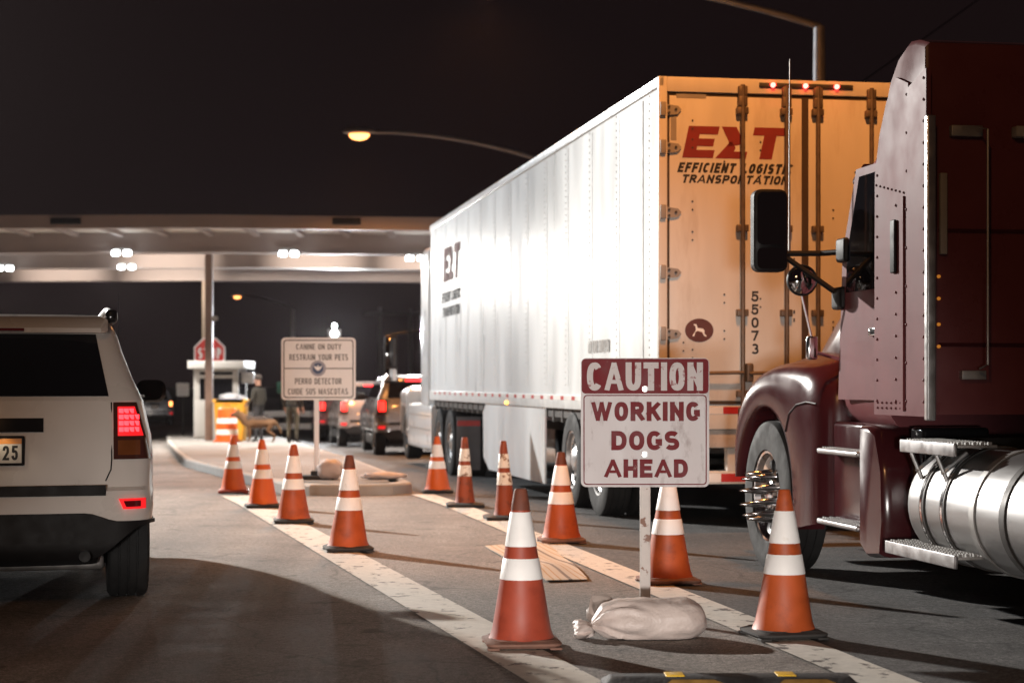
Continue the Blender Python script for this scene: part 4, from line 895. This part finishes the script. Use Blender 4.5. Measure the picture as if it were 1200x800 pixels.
# rubber stop
xs0, xs1 = .385, 1.47; RS = thing('rubber_stop', 'black rubber speed stop with two yellow reflectors at the bottom edge', 'speed bump', ((xs0+xs1)/2, 7.97, .009), R(1))
w_ = (xs1 - xs0)/2
b = MB().rings([[Vector((p, q, z)) for p, q in rrect(-x, x, -y, y, .03, 4)] for z, x, y in ((0, w_, .15), (.015, w_, .15), (.045, w_ - .03, .07), (.05, w_ - .04, .05))]); b.build('rubber_block', mat('black_rubber', (.03, .028, .028), .7, 0, .3, 14, .4, 50), RS, smooth=30)
M_YEL = mat('yellow_reflector', (.85, .52, .03), .35, 0, .1, 20)
for x in (-.235, .24):
    MB().bb(x - .04, x + .04, -.045, .065, .043, .054, .004).build('yellow_reflector', M_YEL, RS)
    MB().prism([(x-.06, -.14), (x+.22, -.14), (x+.16, -.09), (x-.02, -.09)], (0, .004), lambda a, c, d: Vector((a, c, .017 + (c+.15)*.38 + d))).build('yellow_paint_patch', mat('worn_yellow_paint', (.35, .2, .05), .7, 0, .3, 14), RS)

# ------------------------------------------------------------ island sign
CY = 23.6; cu = lambda u: (u - CX)/F*CY; cv = lambda v: CH - (v - HV)/F*CY
CS = thing('canine_sign', 'white bilingual notice about a canine on duty, on a white post at the kerb', 'sign', (cu(371), CY, gz(CY) + .137))
cz0 = gz(CY) + .137; ocx = cu(371); f4 = lambda y: (lambda a, z, d: Vector((a - ocx, y - d, z - cz0)))
M_SW = mat('clean_white_sign', (.88, .87, .86), .45, 0, .03, 6)
MB().prism(rrect(cu(330), cu(417), cv(468.5), cv(395.5), .05), (0, .004), f4(-.03)).build('sign_panel', M_SW, CS, smooth=0)
def ringp(o1, o2, g, m, nm, par):
    b = MB(); b.rings([[g(a, z, 0) for a, z in o1], [g(a, z, .0015) for a, z in o1], [g(a, z, .0015) for a, z in o2], [g(a, z, 0) for a, z in o2]], True, False); return b.build(nm, m, par, smooth=0)
ringp(rrect(cu(332.5), cu(414.5), cv(466), cv(398), .04), rrect(cu(333.6), cu(413.4), cv(464.9), cv(399.1), .032), f4(-.0345), M_INK, 'sign_border', CS)
b = MB()
for a, c in ((333.6, 364), (382, 413.4)): b.prism([(cu(a), cv(432.1)), (cu(c), cv(432.1)), (cu(c), cv(431)), (cu(a), cv(431))], (0, .0015), f4(-.0345))
b.build('divider_line', M_INK, CS, smooth=0)
for w2, u0, u1, v0, v1 in (('CANINE ON DUTY', 347.5, 400, 409.5, 403), ('RESTRAIN YOUR PETS', 339.5, 408, 422, 415), ('PERRO DETECTOR', 346, 400.5, 450, 443), ('CUIDE SUS MASCOTAS', 338, 408, 462, 455)):
    text(w2, (cu(u0), cu(u1), cv(v0), cv(v1)), f4(-.0345), M_INK, CS, weight=.13, gap=.13)
circ = lambda r, n=32: [(cu(373) + r*math.cos(k*2*math.pi/n), cv(431.5) + r*math.sin(k*2*math.pi/n)) for k in range(n)]
se = MB().prism(circ(.1), (0, .002), f4(-.0345)).build('round_seal', mat('seal_rim', (.35, .35, .4), .5), CS, smooth=0)
MB().prism(circ(.068), (0, .0015), f4(-.037)).build('seal_disc', mat('seal_blue', (.05, .08, .17), .5), se, smooth=0)
b = MB()
for s in (-1, 1): b.prism([(cu(373) + s*x, cv(431.5) + z) for x, z in ((0, .01), (.02, .02), (.055, .035), (.045, .01), (.02, -.02), (0, -.03))], (0, .0012), f4(-.039))
b.prism([(cu(373) + x, cv(431.5) + z) for x, z in ((-.01, .012), (.01, .012), (.008, .04), (-.008, .04))], (0, .0012), f4(-.0392))
b.build('seal_bird', M_SW, se, smooth=0)
MB().box((0, 0, (cv(400) - cz0)/2 + .02), (.06, .05, cv(400) - cz0), bev=.006).build('post', M_SW, CS)
b = MB().box((0, 0, .03), (.5, .42, .05), bev=.02); b.box((0, 0, .08), (.14, .14, .06), bev=.015); b.build('foot_plate', M_CBASE, CS)
b = MB(); blob(b, (0, 0, .125), (.16, .14, .13), 4, amp=.2, ex=2.2); o = b.build('sandbag', M_BAG, smooth=80, loc=(cu(388), 23.45, gz(23.45) + .14))
tag(o, 'small white sandbag heaped against the bilingual sign post', 'sandbag')
b = MB(); blob(b, (0, 0, .045), (.27, .16, .05), 9, amp=.25, ex=2.2); o = b.build('sandbag', M_BAG, smooth=80, loc=(cu(448)+.02, 23.6, gz(23.6) + .137))
tag(o, 'flat white sandbag lying on the kerb at the island nose', 'sandbag')

# ------------------------------------------------------------ inspection canopy
CAN = thing('inspection_canopy', 'wide pale flat roofed canopy over the inspection lanes with floodlights beneath', 'canopy', (0, 0, gz(50)))
czb = gz(50)
M_CANP = mat('canopy_paint', (.46, .39, .355), .6, 0, .06, 1.5)
M_CANB = mat('canopy_beam_paint', (.4, .345, .33), .6, 0, .06, 1.5)
M_SOFF = mat('canopy_soffit', (.8, .76, .7), .6, 0, .05, 1.5)
KX = -7.2                                             # ridge line, roof falls gently both ways
def zr(x): return -.012*(abs(x - KX)*(1 if x > KX else .25))
def cbar(b, x0, x1, y0, y1, z0, z1):
    for a, c in ((x0, KX), (KX, x1)):
        b.rings([[Vector((x, y, z + zr(x) - czb)) for y, z in ((y0, z0), (y1, z0), (y1, z1), (y0, z1))] for x in (a, c)])
X0, X1 = -22, 9
b = MB(); cbar(b, X0, X1, 44, 44.3, 4.96, 5.27); b.build('fascia', M_CANP, CAN, smooth=0)
b = MB(); cbar(b, X0, X1, 44.31, 61.6, 5.17, 5.26); b.build('roof_deck', M_SOFF, CAN, smooth=0)
for y0, z0, z1 in ((48, 4.70, 5.04), (54.3, 4.70, 5.03), (61, 4.70, 5.04)):
    b = MB(); cbar(b, X0, X1, y0, y0 + .35, z0, z1 + .125); cbar(b, X0, X1, y0 - .12, y0 + .47, z0 - .05, z0 - .004); b.build('beam', M_CANB, CAN, smooth=0)
b = MB()
for k in range(27):
    x = -21.6 + k*1.16; b.rings([[Vector((xx, y, z + zr(xx) - czb)) for xx, z in ((x-.07, 5.06), (x+.07, 5.06), (x+.07, 5.165), (x-.07, 5.165))] for y in (44.31, 47.87)])
b.build('purlin', M_CANB, CAN, smooth=0)
for u0, u1 in ((60, 95), (390, 423)):
    MB().bb((u0-CX)/F*44, (u1-CX)/F*44, 43.9, 43.995, 5.06 - czb - .02, 5.2 - czb - .02, .01).build('sign_box', M_BLACK, CAN)
# columns
for x, y, w1, m_ in ((-8.43, 52, .2, mat('brown_column_paint', (.2, .13, .1), .6)), (-10.05, 61.2, .18, mat('cream_column_paint', (.52, .42, .33), .6))):
    MB().bb(x - w1/2, x + w1/2, y - w1/2, y + w1/2, gz(y) + .1 - czb, 5.16 - czb, .01).build('column', m_, CAN)
b = MB().tube([(-8.3, 51.9, 3.1 - czb), (-8.2, 51.8, 3.1 - czb)], .07, 12); b.build('camera_dome', M_GREYV, CAN)
# pairs of floodlights
CL = [(142, 295.5, 47.7), (338, 295.5, 47.7), (487, 299, 47.7), (148, 312, 54.0), (5, 313.5, 54.0)]
for (u, v, y) in CL:
    p = at(u, v, y); p.z -= .02 + .012*max(0, p.x - KX); ft = MB()
    for s in (-1, 1): ft.box((p.x + s*.15, p.y + .12, p.z - czb + .05), (.22, .1, .16), bev=.02)
    ft.bb(p.x - .16, p.x + .16, p.y + .1, p.y + .16, p.z - czb + .1, p.z - czb + .14)
    fo = ft.build('floodlight', M_STEEL, CAN)
    for s in (-1, 1):
        MB().box((p.x + s*.15, p.y + .03, p.z - czb), (.2, .08, .13), bev=.035).build('lamp_lens', M_LED, fo)
    lamp('canopy_floodlight_beam', 'SPOT', (p.x, p.y - .1, p.z - .15), 1500, (1, .95, .88), (p.x, p.y - 1.5, -1), .15, 160, .4)
    yb = 54.2 if y < 50 else 60.9
    lamp('canopy_floodlight_spill', 'SPOT', (p.x, y + .75, p.z - .16), 2300, (1, .84, .7), (p.x, yb, p.z + .12), .12, 34, 1)

# ------------------------------------------------------------ booth and things on the island
BOY = 56; bz = gz(BOY) + .137; ux = lambda u, y=BOY: (u - CX)/F*y
BO = thing('inspection_booth', 'small grey white inspection booth with dark windows and a flat roof', 'booth', (ux(253), BOY, bz))
M_BOOTH = mat('booth_panel', (.55, .53, .5), .5, 0, .05, 3)
xo = ux(253); x0, x1 = ux(227) - xo, ux(279) - xo
b = MB().bb(x0, x1, 0, 1.8, 0, 1.15, .01); b.bb(x0, x0 + .18, 0, 1.8, 1.151, 2.0); b.bb(x1 - .16, x1, 0, .16, 1.151, 2.0); b.bb(x1 - .16, x1, 1.64, 1.8, 1.151, 2.0); b.bb(x0 + .181, x1 - .161, 1.7, 1.8, 1.151, 2.0)
b.build('wall', M_BOOTH, BO)
b = MB().bb(x0 - .14, x1 + .22, -.3, 2.0, 2.08, 2.32, .03); b.bb(x0, x1, 0, 1.8, 2.001, 2.079); b.build('roof', M_BOOTH, BO)
w_ = MB().bb(x0 + .181, x1 - .161, .03, .05, 1.16, 1.995).build('window', M_GLASS, BO)
MB().bb(x0 + .181, x1 - .161, .0, .025, 1.8, 1.9).build('window_bar', M_BOOTH, w_)
MB().bb(x1 - .01, x1 + .008, .2, 1.6, 1.16, 1.98).build('window', M_GLASS, BO)
MB().bb(x0 + .02, x0 + .42, -.02, -.001, .05, 1.1, .004).build('door_panel', M_BOOTH, BO)
MB().bb(x1 + .05, x1 + .42, .3, .5, 1.65, 1.98, .02).build('light_box', mat('light_box', (.7, .7, .7), .4), BO)
STY = 58; ST = thing('stop_sign', 'red octagonal stop sign standing above the booth roof', 'sign', (ux(246, STY), STY, gz(STY) + .13))
zc = CH - (414 - HV)/F*STY - gz(STY) - .13; oc = lambda r: [(r*math.cos(R(22.5 + 45*k)), zc + r*math.sin(R(22.5 + 45*k))) for k in range(8)]
f5 = lambda y: (lambda a, z, d: Vector((a, y - d, z)))
MB().prism(oc(.52), (0, .01), f5(-.06)).build('sign_panel', M_SW, ST, smooth=0); MB().prism(oc(.47), (0, .004), f5(-.0715)).build('red_face', mat('stop_red', (.55, .03, .025), .45), ST, smooth=0)
text('STOP', (-.36, .36, zc - .17, zc + .17), f5(-.077), M_SW, ST, weight=.2)
MB().tube([(0, 0, 0), (0, 0, zc + .2)], .04, 10).build('post', M_STEEL, ST)
DY = 51; dz = gz(DY) + .137
YB_ = thing('yellow_bin', 'large yellow bin piled with bags beside the brown column', 'bin', (ux(271, DY + .8), DY + .8, gz(DY + .8) + .137))
M_YB = mat('yellow_bin_plastic', (.62, .3, .02), .5, 0, .1, 5)
b = MB().rings([[Vector((p, q, z)) for p, q in rrect(-x, x, -.35, .35, .06, 4)] for z, x in ((0, .38), (1.05, .44), (1.06, .47), (1.15, .48), (1.16, .44), (1.06, .42))], True, False); b.build('bin_body', M_YB, YB_)
MB().bb(-.42, .42, -.32, .32, 1.0, 1.07).build('bin_floor', M_BLACK, YB_)
b = MB(); blob(b, (-.05, 0, 1.18), (.28, .28, .13), 2, amp=.3); blob(b, (.25, .05, 1.15), (.18, .2, .1), 6, amp=.3); o = b.build('plastic_bags', mat('grey_plastic_bag', (.5, .5, .52), .35), smooth=80, loc=YB_.location); tag(o, 'grey white plastic bags heaped on top of the yellow bin', 'bags')
TBn = thing('traffic_barrel', 'orange and white banded traffic barrel in front of the yellow bin', 'traffic barrel', (ux(266, 50), 50, gz(50) + .137))
b = MB(); rz_ = lambda z: .3 - .05*z/.9
b.lathe([(.36, 0), (.36, .05), (.31, .055), (.3, .1), (.25, .88), (.2, .93), (.001, .93)], n=32); b.build('barrel_body', M_ORANGEB, TBn)
for z0, z1 in ((.2, .34), (.5, .64)): MB().lathe([(rz_(z0) + .001, z0), (rz_(z0) + .006, z0), (rz_(z1) + .006, z1), (rz_(z1) + .001, z1)], n=32, cap=False).build('reflective_band', M_BAND, TBn)
MB().tube([(-.1, 0, .925), (-.08, 0, 1.0), (.08, 0, 1.0), (.1, 0, .925)], .018, 8).build('barrel_handle', M_ORANGEB, TBn)
# low rails beyond, small signs
GR = thing('guard_rail', 'low white two rail barrier beyond the dog handler', 'barrier', (ux(318, 63), 63, gz(63) + .13), R(4))
b = MB().bb(-1.6, 1.6, -.04, .04, .62, .82, .01); b.bb(-1.6, 1.6, -.04, .04, .2, .4, .01); b.build('rail', M_SW, GR)
for x in (-1.4, 0, 1.4): MB().bb(x - .05, x + .05, .045, .13, 0, .8, .01).build('post', M_STEEL, GR)
def board(name, label, u0, u1, v0, v1, y, m, gzz=None):
    c = (u0 + u1)/2; T = thing(name, label, 'sign', (ux(c, y), y, gz(y))); z0, z1 = CH - (v1 - HV)/F*y - gz(y), CH - (v0 - HV)/F*y - gz(y); w = (u1 - u0)/2/F*y
    MB().prism(rrect(-w, w, z0, z1, .04), (0, .01), f5(-.04)).build('sign_panel', m, T, smooth=0); MB().tube([(0, 0, 0), (0, 0, z1 - .03)], .03, 8).build('post', M_DSTEEL, T); return T
board('square_sign', 'small plain white square sign on a thin dark post, left of the booth', 207, 222, 448.5, 464, 64, M_SW)
board('green_sign', 'small green road sign just left of the bilingual white sign', 324.5, 334, 447, 461, 70, mat('sign_green', (.02, .22, .13), .5))
# floodlight tower facing the camera
TY = 62; tx = ux(392, TY); tz = CH - (391 - HV)/F*TY
FT = thing('light_tower', 'portable floodlight tower shining above the bilingual white sign', 'floodlight', (tx, TY, gz(TY)))
MB().tube([(0, 0, 0), (0, 0, tz - gz(TY))], .05, 10).build('mast', M_STEEL, FT); MB().bb(-.5, .5, -.2, .8, .25, .9, .05).build('generator_box', M_YB, FT)
h_ = MB().bb(-.22, .22, -.02, .12, tz - gz(TY) - .16, tz - gz(TY) + .16, .03).build('lamp_head', M_STEEL, FT)
MB().lathe([(.1, -.021), (.09, -.04), (.001, -.05)], (0, 0, tz - gz(TY)), 'Y', 20).build('lamp_lens', M_LEDBIG, h_)
h_ = MB().bb(-.1, .1, -.02, .1, tz - gz(TY) + .17, tz - gz(TY) + .36, .03).build('lamp_head', M_STEEL, FT)
MB().lathe([(.06, -.021), (.055, -.035), (.001, -.04)], (0, 0, tz - gz(TY) + .265), 'Y', 20).build('lamp_lens', M_LEDBIG, h_)
lamp('light_tower_beam', 'SPOT', (tx, TY - .1, tz), 5500, COOL, (tx + 1, 20, 1.5), .2, 110, .6)

# ------------------------------------------------------------ street lamps, poles and wires
M_POLE = mat('lamp_pole_steel', (.3, .29, .29), .5, .4, .1, 4)
def street_lamp(label, hx, px_, y, hz, power, lit=True, rise=.8, r=.09):
    T = thing('street_lamp', label, 'street lamp', (px_, y, gz(y)), 0, 'sodium street lamps along the truck lane'); z = hz - gz(y); d = hx - px_
    MB().tube([(0, 0, 0), (0, 0, z - rise - .5), (0, 0, z - rise)], [r*1.3, r, r*.9], 12).build('pole', M_POLE, T)
    pts = [(d*t, 0, z - rise*(1 - t)**1.9 - .0) for t in [k/10 for k in range(11)]]
    MB().tube([(0, 0, z - rise - .05)] + pts, [.06] + [.05 - .015*k/10 for k in range(11)], 10).build('arm', M_POLE, T)
    b = MB(); s = 1 if d > 0 else -1
    b.rings([[Vector((d - s*.05 + s*x, w*math.cos(a), z + .0 + hh*math.sin(a) * (1 if math.sin(a) > 0 else .4))) for a in [k*math.pi/8 for k in range(16)]] for x, w, hh in ((0, .05, .05), (.12, .12, .09), (.4, .16, .12), (.62, .12, .09), (.7, .03, .03))])
    hd = b.build('lamp_head', M_STEEL, T)
    b = MB(); b.rings([[Vector((d + s*.3 + .22*f*math.cos(a), .14*f*math.sin(a), z - .045 - q)) for a in [k*math.pi/10 for k in range(20)]] for f, q in ((1, 0), (.95, .05), (.7, .1), (.2, .13))]); b.build('lamp_lens', M_SOD if lit else M_GREYV, hd)
    if power: lamp('street_lamp_glow', 'SPOT', (hx + s*.3, y, hz - .3), power, SODIUM, (hx + s*.3, y, 0), .2, 150, .5)
    return T
street_lamp('lit orange street lamp arching over the white trailer roof', (421-CX)/F*40 + .3, (668-CX)/F*40, 40, CH + (HV-155)/F*40, 2500)
street_lamp('tall street lamp rising behind the trailer rear doors, its head above the picture', (590-CX)/F*27, (960-CX)/F*27, 27, CH + (HV+30)/F*27, 2500, rise=.75)
street_lamp('small distant lit orange street lamp between the booth and the bilingual sign', (277-CX)/F*110 + .35, (343-CX)/F*110, 110, CH + (HV-346.5)/F*110, 0, r=.13)
def upole(label, u, vt, y, arm):
    T = thing('utility_pole', label, 'utility pole', ((u-CX)/F*y, y, gz(y))); z = CH + (HV - vt)/F*y - gz(y)
    MB().tube([(0, 0, 0), (0, 0, z)], [.2, .15], 10).build('pole', mat('weathered_pole_wood', (.2, .18, .17), .9) if 'weathered_pole_wood' not in bpy.data.materials else bpy.data.materials['weathered_pole_wood'], T)
    MB().bb(-arm, arm, -.25, -.15, z - .55, z - .35).build('crossarm', bpy.data.materials['weathered_pole_wood'], T)
upole('distant utility pole with a crossarm rising above the queued cars', 445, 360, 130, 1.1)
upole('second distant utility pole half hidden beside the white tractor', 481, 361, 150, 1.4)
b = MB().tube([at(1010, 96, 30), at(1090, 40, 34), at(1160, -10, 38), at(1300, -100, 46)], .012, 6); tag(b.build('overhead_wire', M_BLACK), 'thin black overhead wire crossing the sky above the maroon tractor', 'wire')

# ------------------------------------------------------------ people and dog
def skin(name, V, E, m_rule, mats, parent, sub=2):
    me = bpy.data.meshes.new('t'); me.from_pydata([v[0] for v in V], E, []); o = bpy.data.objects.new('t', me); COL.objects.link(o)
    sk = o.modifiers.new('s', 'SKIN'); sk.use_smooth_shade = True
    for k, v in enumerate(V): me.skin_vertices[0].data[k].radius = v[1] if isinstance(v[1], tuple) else (v[1], v[1])
    me.skin_vertices[0].data[0].use_root = True
    su = o.modifiers.new('u', 'SUBSURF'); su.levels = sub
    dg = bpy.context.evaluated_depsgraph_get(); dg.update(); r = bpy.data.meshes.new_from_object(o.evaluated_get(dg)); r.name = name
    bpy.data.objects.remove(o); bpy.data.meshes.remove(me)
    r.materials.clear()
    for q in mats: r.materials.append(q)
    for p in r.polygons: p.material_index = m_rule(p.center); p.use_smooth = True
    ob = bpy.data.objects.new(name, r); COL.objects.link(ob); ob.parent = parent; return ob
M_SKIN = mat('skin', (.35, .19, .13), .55, 0, .08, 10); M_HAIR = mat('dark_hair', (.03, .02, .015), .7, 0, .2, 30)
M_OLIVE = mat('dark_olive_uniform', (.022, .019, .013), .8, 0, .25, 14); M_CAMO = mat('camouflage_trousers', (.08, .075, .052), .85, 0, .1, 10, col2=(.035, .032, .022), c2lo=.48, c2hi=.52, c2scale=7)
M_BOOT = mat('black_boot', (.012, .011, .011), .5)
def person(label, loc, rz, top_m, leg_m, arm_l, arm_r, head=(0, .03)):
    root = thing('person', label, 'person', loc, rz)
    V = [((0, 0, .95), (.16, .12)), ((0, 0, 1.12), (.15, .11)), ((0, 0, 1.32), (.18, .125)), ((0, 0, 1.43), (.12, .09)), ((0, .01, 1.52), .055), ((0, .03, 1.62), (.085, .1)), ((0, .03, 1.72), (.07, .085))]
    E = [(0, 1), (1, 2), (2, 3), (3, 4), (4, 5), (5, 6)]
    def chain(st, pts):
        p = st
        for c, r in pts: V.append((c, r)); E.append((p, len(V) - 1)); p = len(V) - 1
    for s in (-1, 1):
        chain(0, [((s*.1, 0, .88), .1), ((s*.11, .015, .5), .068), ((s*.115, -.01, .12), .05), ((s*.12, 0, .045), .045), ((s*.13, .14, .035), .035)])
        el, ha = (arm_l, arm_r)[s > 0]
        chain(2, [((s*.2, 0, 1.4), .07), (el, .05), (ha, .034)])
        d = (Vector(ha) - Vector(el)).normalized(); w = len(V) - 1
        for k in range(4):
            off = Vector((.012*s, (k - 1.5)*.02, 0)); chain(w, [(tuple(Vector(ha) + d*.07 + off), .012), (tuple(Vector(ha) + d*(.12 - .008*abs(k-1.2)) + off + Vector((-s*.012, 0, 0))), .009)])
        chain(w, [(tuple(Vector(ha) + d*.04 + Vector((-s*.01, .04, 0))), .012)])
    def rule(c):
        if c.z > 1.5 or any((c - Vector(h)).length < .17 and (c - Vector(e)).length > .2 for e, h in (arm_l, arm_r)): return 0
        if c.z > .95: return 1
        return 2 if c.z > .13 else 3
    bd = skin('body', V, E, rule, [M_SKIN, top_m, leg_m, M_BOOT], root)
    b = MB(); b.lathe([(.1, 0), (.108, .05), (.095, .1), (.055, .13), (.001, .14)], (0, .01, 1.68), n=20, cap=False); b.build('hair', M_HAIR, root, smooth=80)
    b = MB(); b.lathe([(.172, 0), (.175, .03), (.172, .06)], (0, 0, .94), n=24, cap=False); b.build('duty_belt', M_BLACK, root, smooth=60)
    b = MB(); b.box((0, .135, 1.645), (.03, .05, .05), bev=.014); b.build('nose', M_SKIN, bd)
    for s in (-1, 1):
        MB().box((s*.036, .128, 1.675), (.026, .012, .014), bev=.005).build('eye', M_BLACK, bd); MB().box((s*.093, .03, 1.65), (.022, .04, .06), bev=.01).build('ear', M_SKIN, bd)
    MB().box((0, .128, 1.592), (.05, .01, .014), bev=.004).build('mouth', mat('lips', (.25, .09, .08), .5) if 'lips' not in bpy.data.materials else bpy.data.materials['lips'], bd)
    return root
PY = 50.4
person('person in dark olive uniform standing with the tan dog', (ux(303, PY), PY, gz(PY) + .137), R(60), M_OLIVE, mat('dark_trousers', (.02, .02, .022), .8, 0, .2, 14), ((-.26, .02, 1.12), (-.2, .22, 1.0)), ((.25, -.02, 1.12), (.24, .12, .9)))
PY2 = 48.5
person('person in camouflage trousers half hidden behind the bilingual sign', (ux(343, PY2), PY2, gz(PY2) + .137), R(-20), M_OLIVE, M_CAMO, ((-.26, -.02, 1.12), (-.25, .08, .86)), ((.26, -.02, 1.12), (.25, .08, .86)))
DGY = 49.6
DG = thing('dog', 'tan shepherd dog standing sideways in front of the uniformed person', 'dog', (ux(305, DGY), DGY, gz(DGY) + .137), R(92))
V = [((0, 0, .53), (.14, .17)), ((0, .26, .53), (.15, .2)), ((0, .42, .61), (.12, .15)), ((0, .52, .71), (.095, .11)), ((0, .62, .76), (.07, .075)), ((0, .74, .72), (.04, .04)), ((0, .8, .705), (.03, .03)), ((0, -.25, .54), (.13, .16)), ((0, -.36, .54), (.1, .12))]
E = [(0, 1), (1, 2), (2, 3), (3, 4), (4, 5), (5, 6), (0, 7), (7, 8)]
def ch(st, pts):
    p = st
    for c, r in pts: V.append((c, r)); E.append((p, len(V) - 1)); p = len(V) - 1
ch(8, [((0, -.45, .46), .04), ((0, -.52, .33), .045), ((0, -.56, .22), .03)])
for s in (-1, 1):
    ch(1, [((s*.09, .3, .42), .07), ((s*.09, .27, .25), .042), ((s*.09, .29, .07), .028), ((s*.09, .34, .03), .03)])
    ch(7, [((s*.08, -.28, .44), .09), ((s*.09, -.2, .3), .055), ((s*.09, -.38, .2), .03), ((s*.09, -.36, .06), .026), ((s*.09, -.31, .03), .03)])
    ch(4, [((s*.05, .58, .83), (.03, .02)), ((s*.055, .57, .9), (.012, .012))])
M_TAN = mat('tan_fur', (.12, .058, .022), .85, 0, .2, 25); M_SAD = mat('dark_saddle_fur', (.035, .02, .013), .85, 0, .2, 25)
dgb = skin('body', V, E, lambda c: 1 if (c.z > .6 and -.3 < c.y < .35) or c.y > .7 else 0, [M_TAN, M_SAD], DG)
MB().lathe([(.088, 0), (.09, .02), (.088, .04)], (0, .5, .66), n=20, cap=False).build('collar', M_BLACK, DG)
for s in (-1, 1): MB().box((s*.045, .67, .785), (.016, .014, .014), bev=.005).build('eye', M_BLACK, dgb)

# floodlight mast that lights the gore area, left of the frame
FM = thing('floodlight_mast', 'tall floodlight mast left of the lanes', 'floodlight', (FLOOD[0] - .3, FLOOD[1] + .3, gz(FLOOD[1])))
MB().tube([(0, 0, 0), (0, 0, FLOOD[2] - gz(FLOOD[1]) + .5)], [.16, .09], 12).build('mast', M_POLE, FM)
for dx in (-.1, .75):  # one of the two heads goes with the beam added for the gore
    MB().box((.3 + dx, -.05, FLOOD[2] - gz(FLOOD[1]) + .35), (.5, .3, .4), bev=.05).build('lamp_head', M_STEEL, FM)
MB().tube([(0, 0, FLOOD[2] - gz(FLOOD[1]) + .45), (1.1, -.02, FLOOD[2] - gz(FLOOD[1]) + .45)], .04, 8).build('arm', M_POLE, FM)

hz = MB().bb(-150, 120, -30, 290, -2, 16).build('haze', None, smooth=0); tag(hz, kind='stuff')  # thin volume added only to give the lamps a lens-like glow
hm = bpy.data.materials.new('night_haze'); hm.use_nodes = True; n = hm.node_tree; n.nodes.clear()
ho = n.nodes.new('ShaderNodeOutputMaterial'); pv = n.nodes.new('ShaderNodeVolumePrincipled'); pv.inputs['Color'].default_value = (.92, .82, .84, 1); pv.inputs['Density'].default_value = .0001; pv.inputs['Anisotropy'].default_value = .8
n.links.new(pv.outputs[0], ho.inputs['Volume']); hz.data.materials.clear(); hz.data.materials.append(hm)
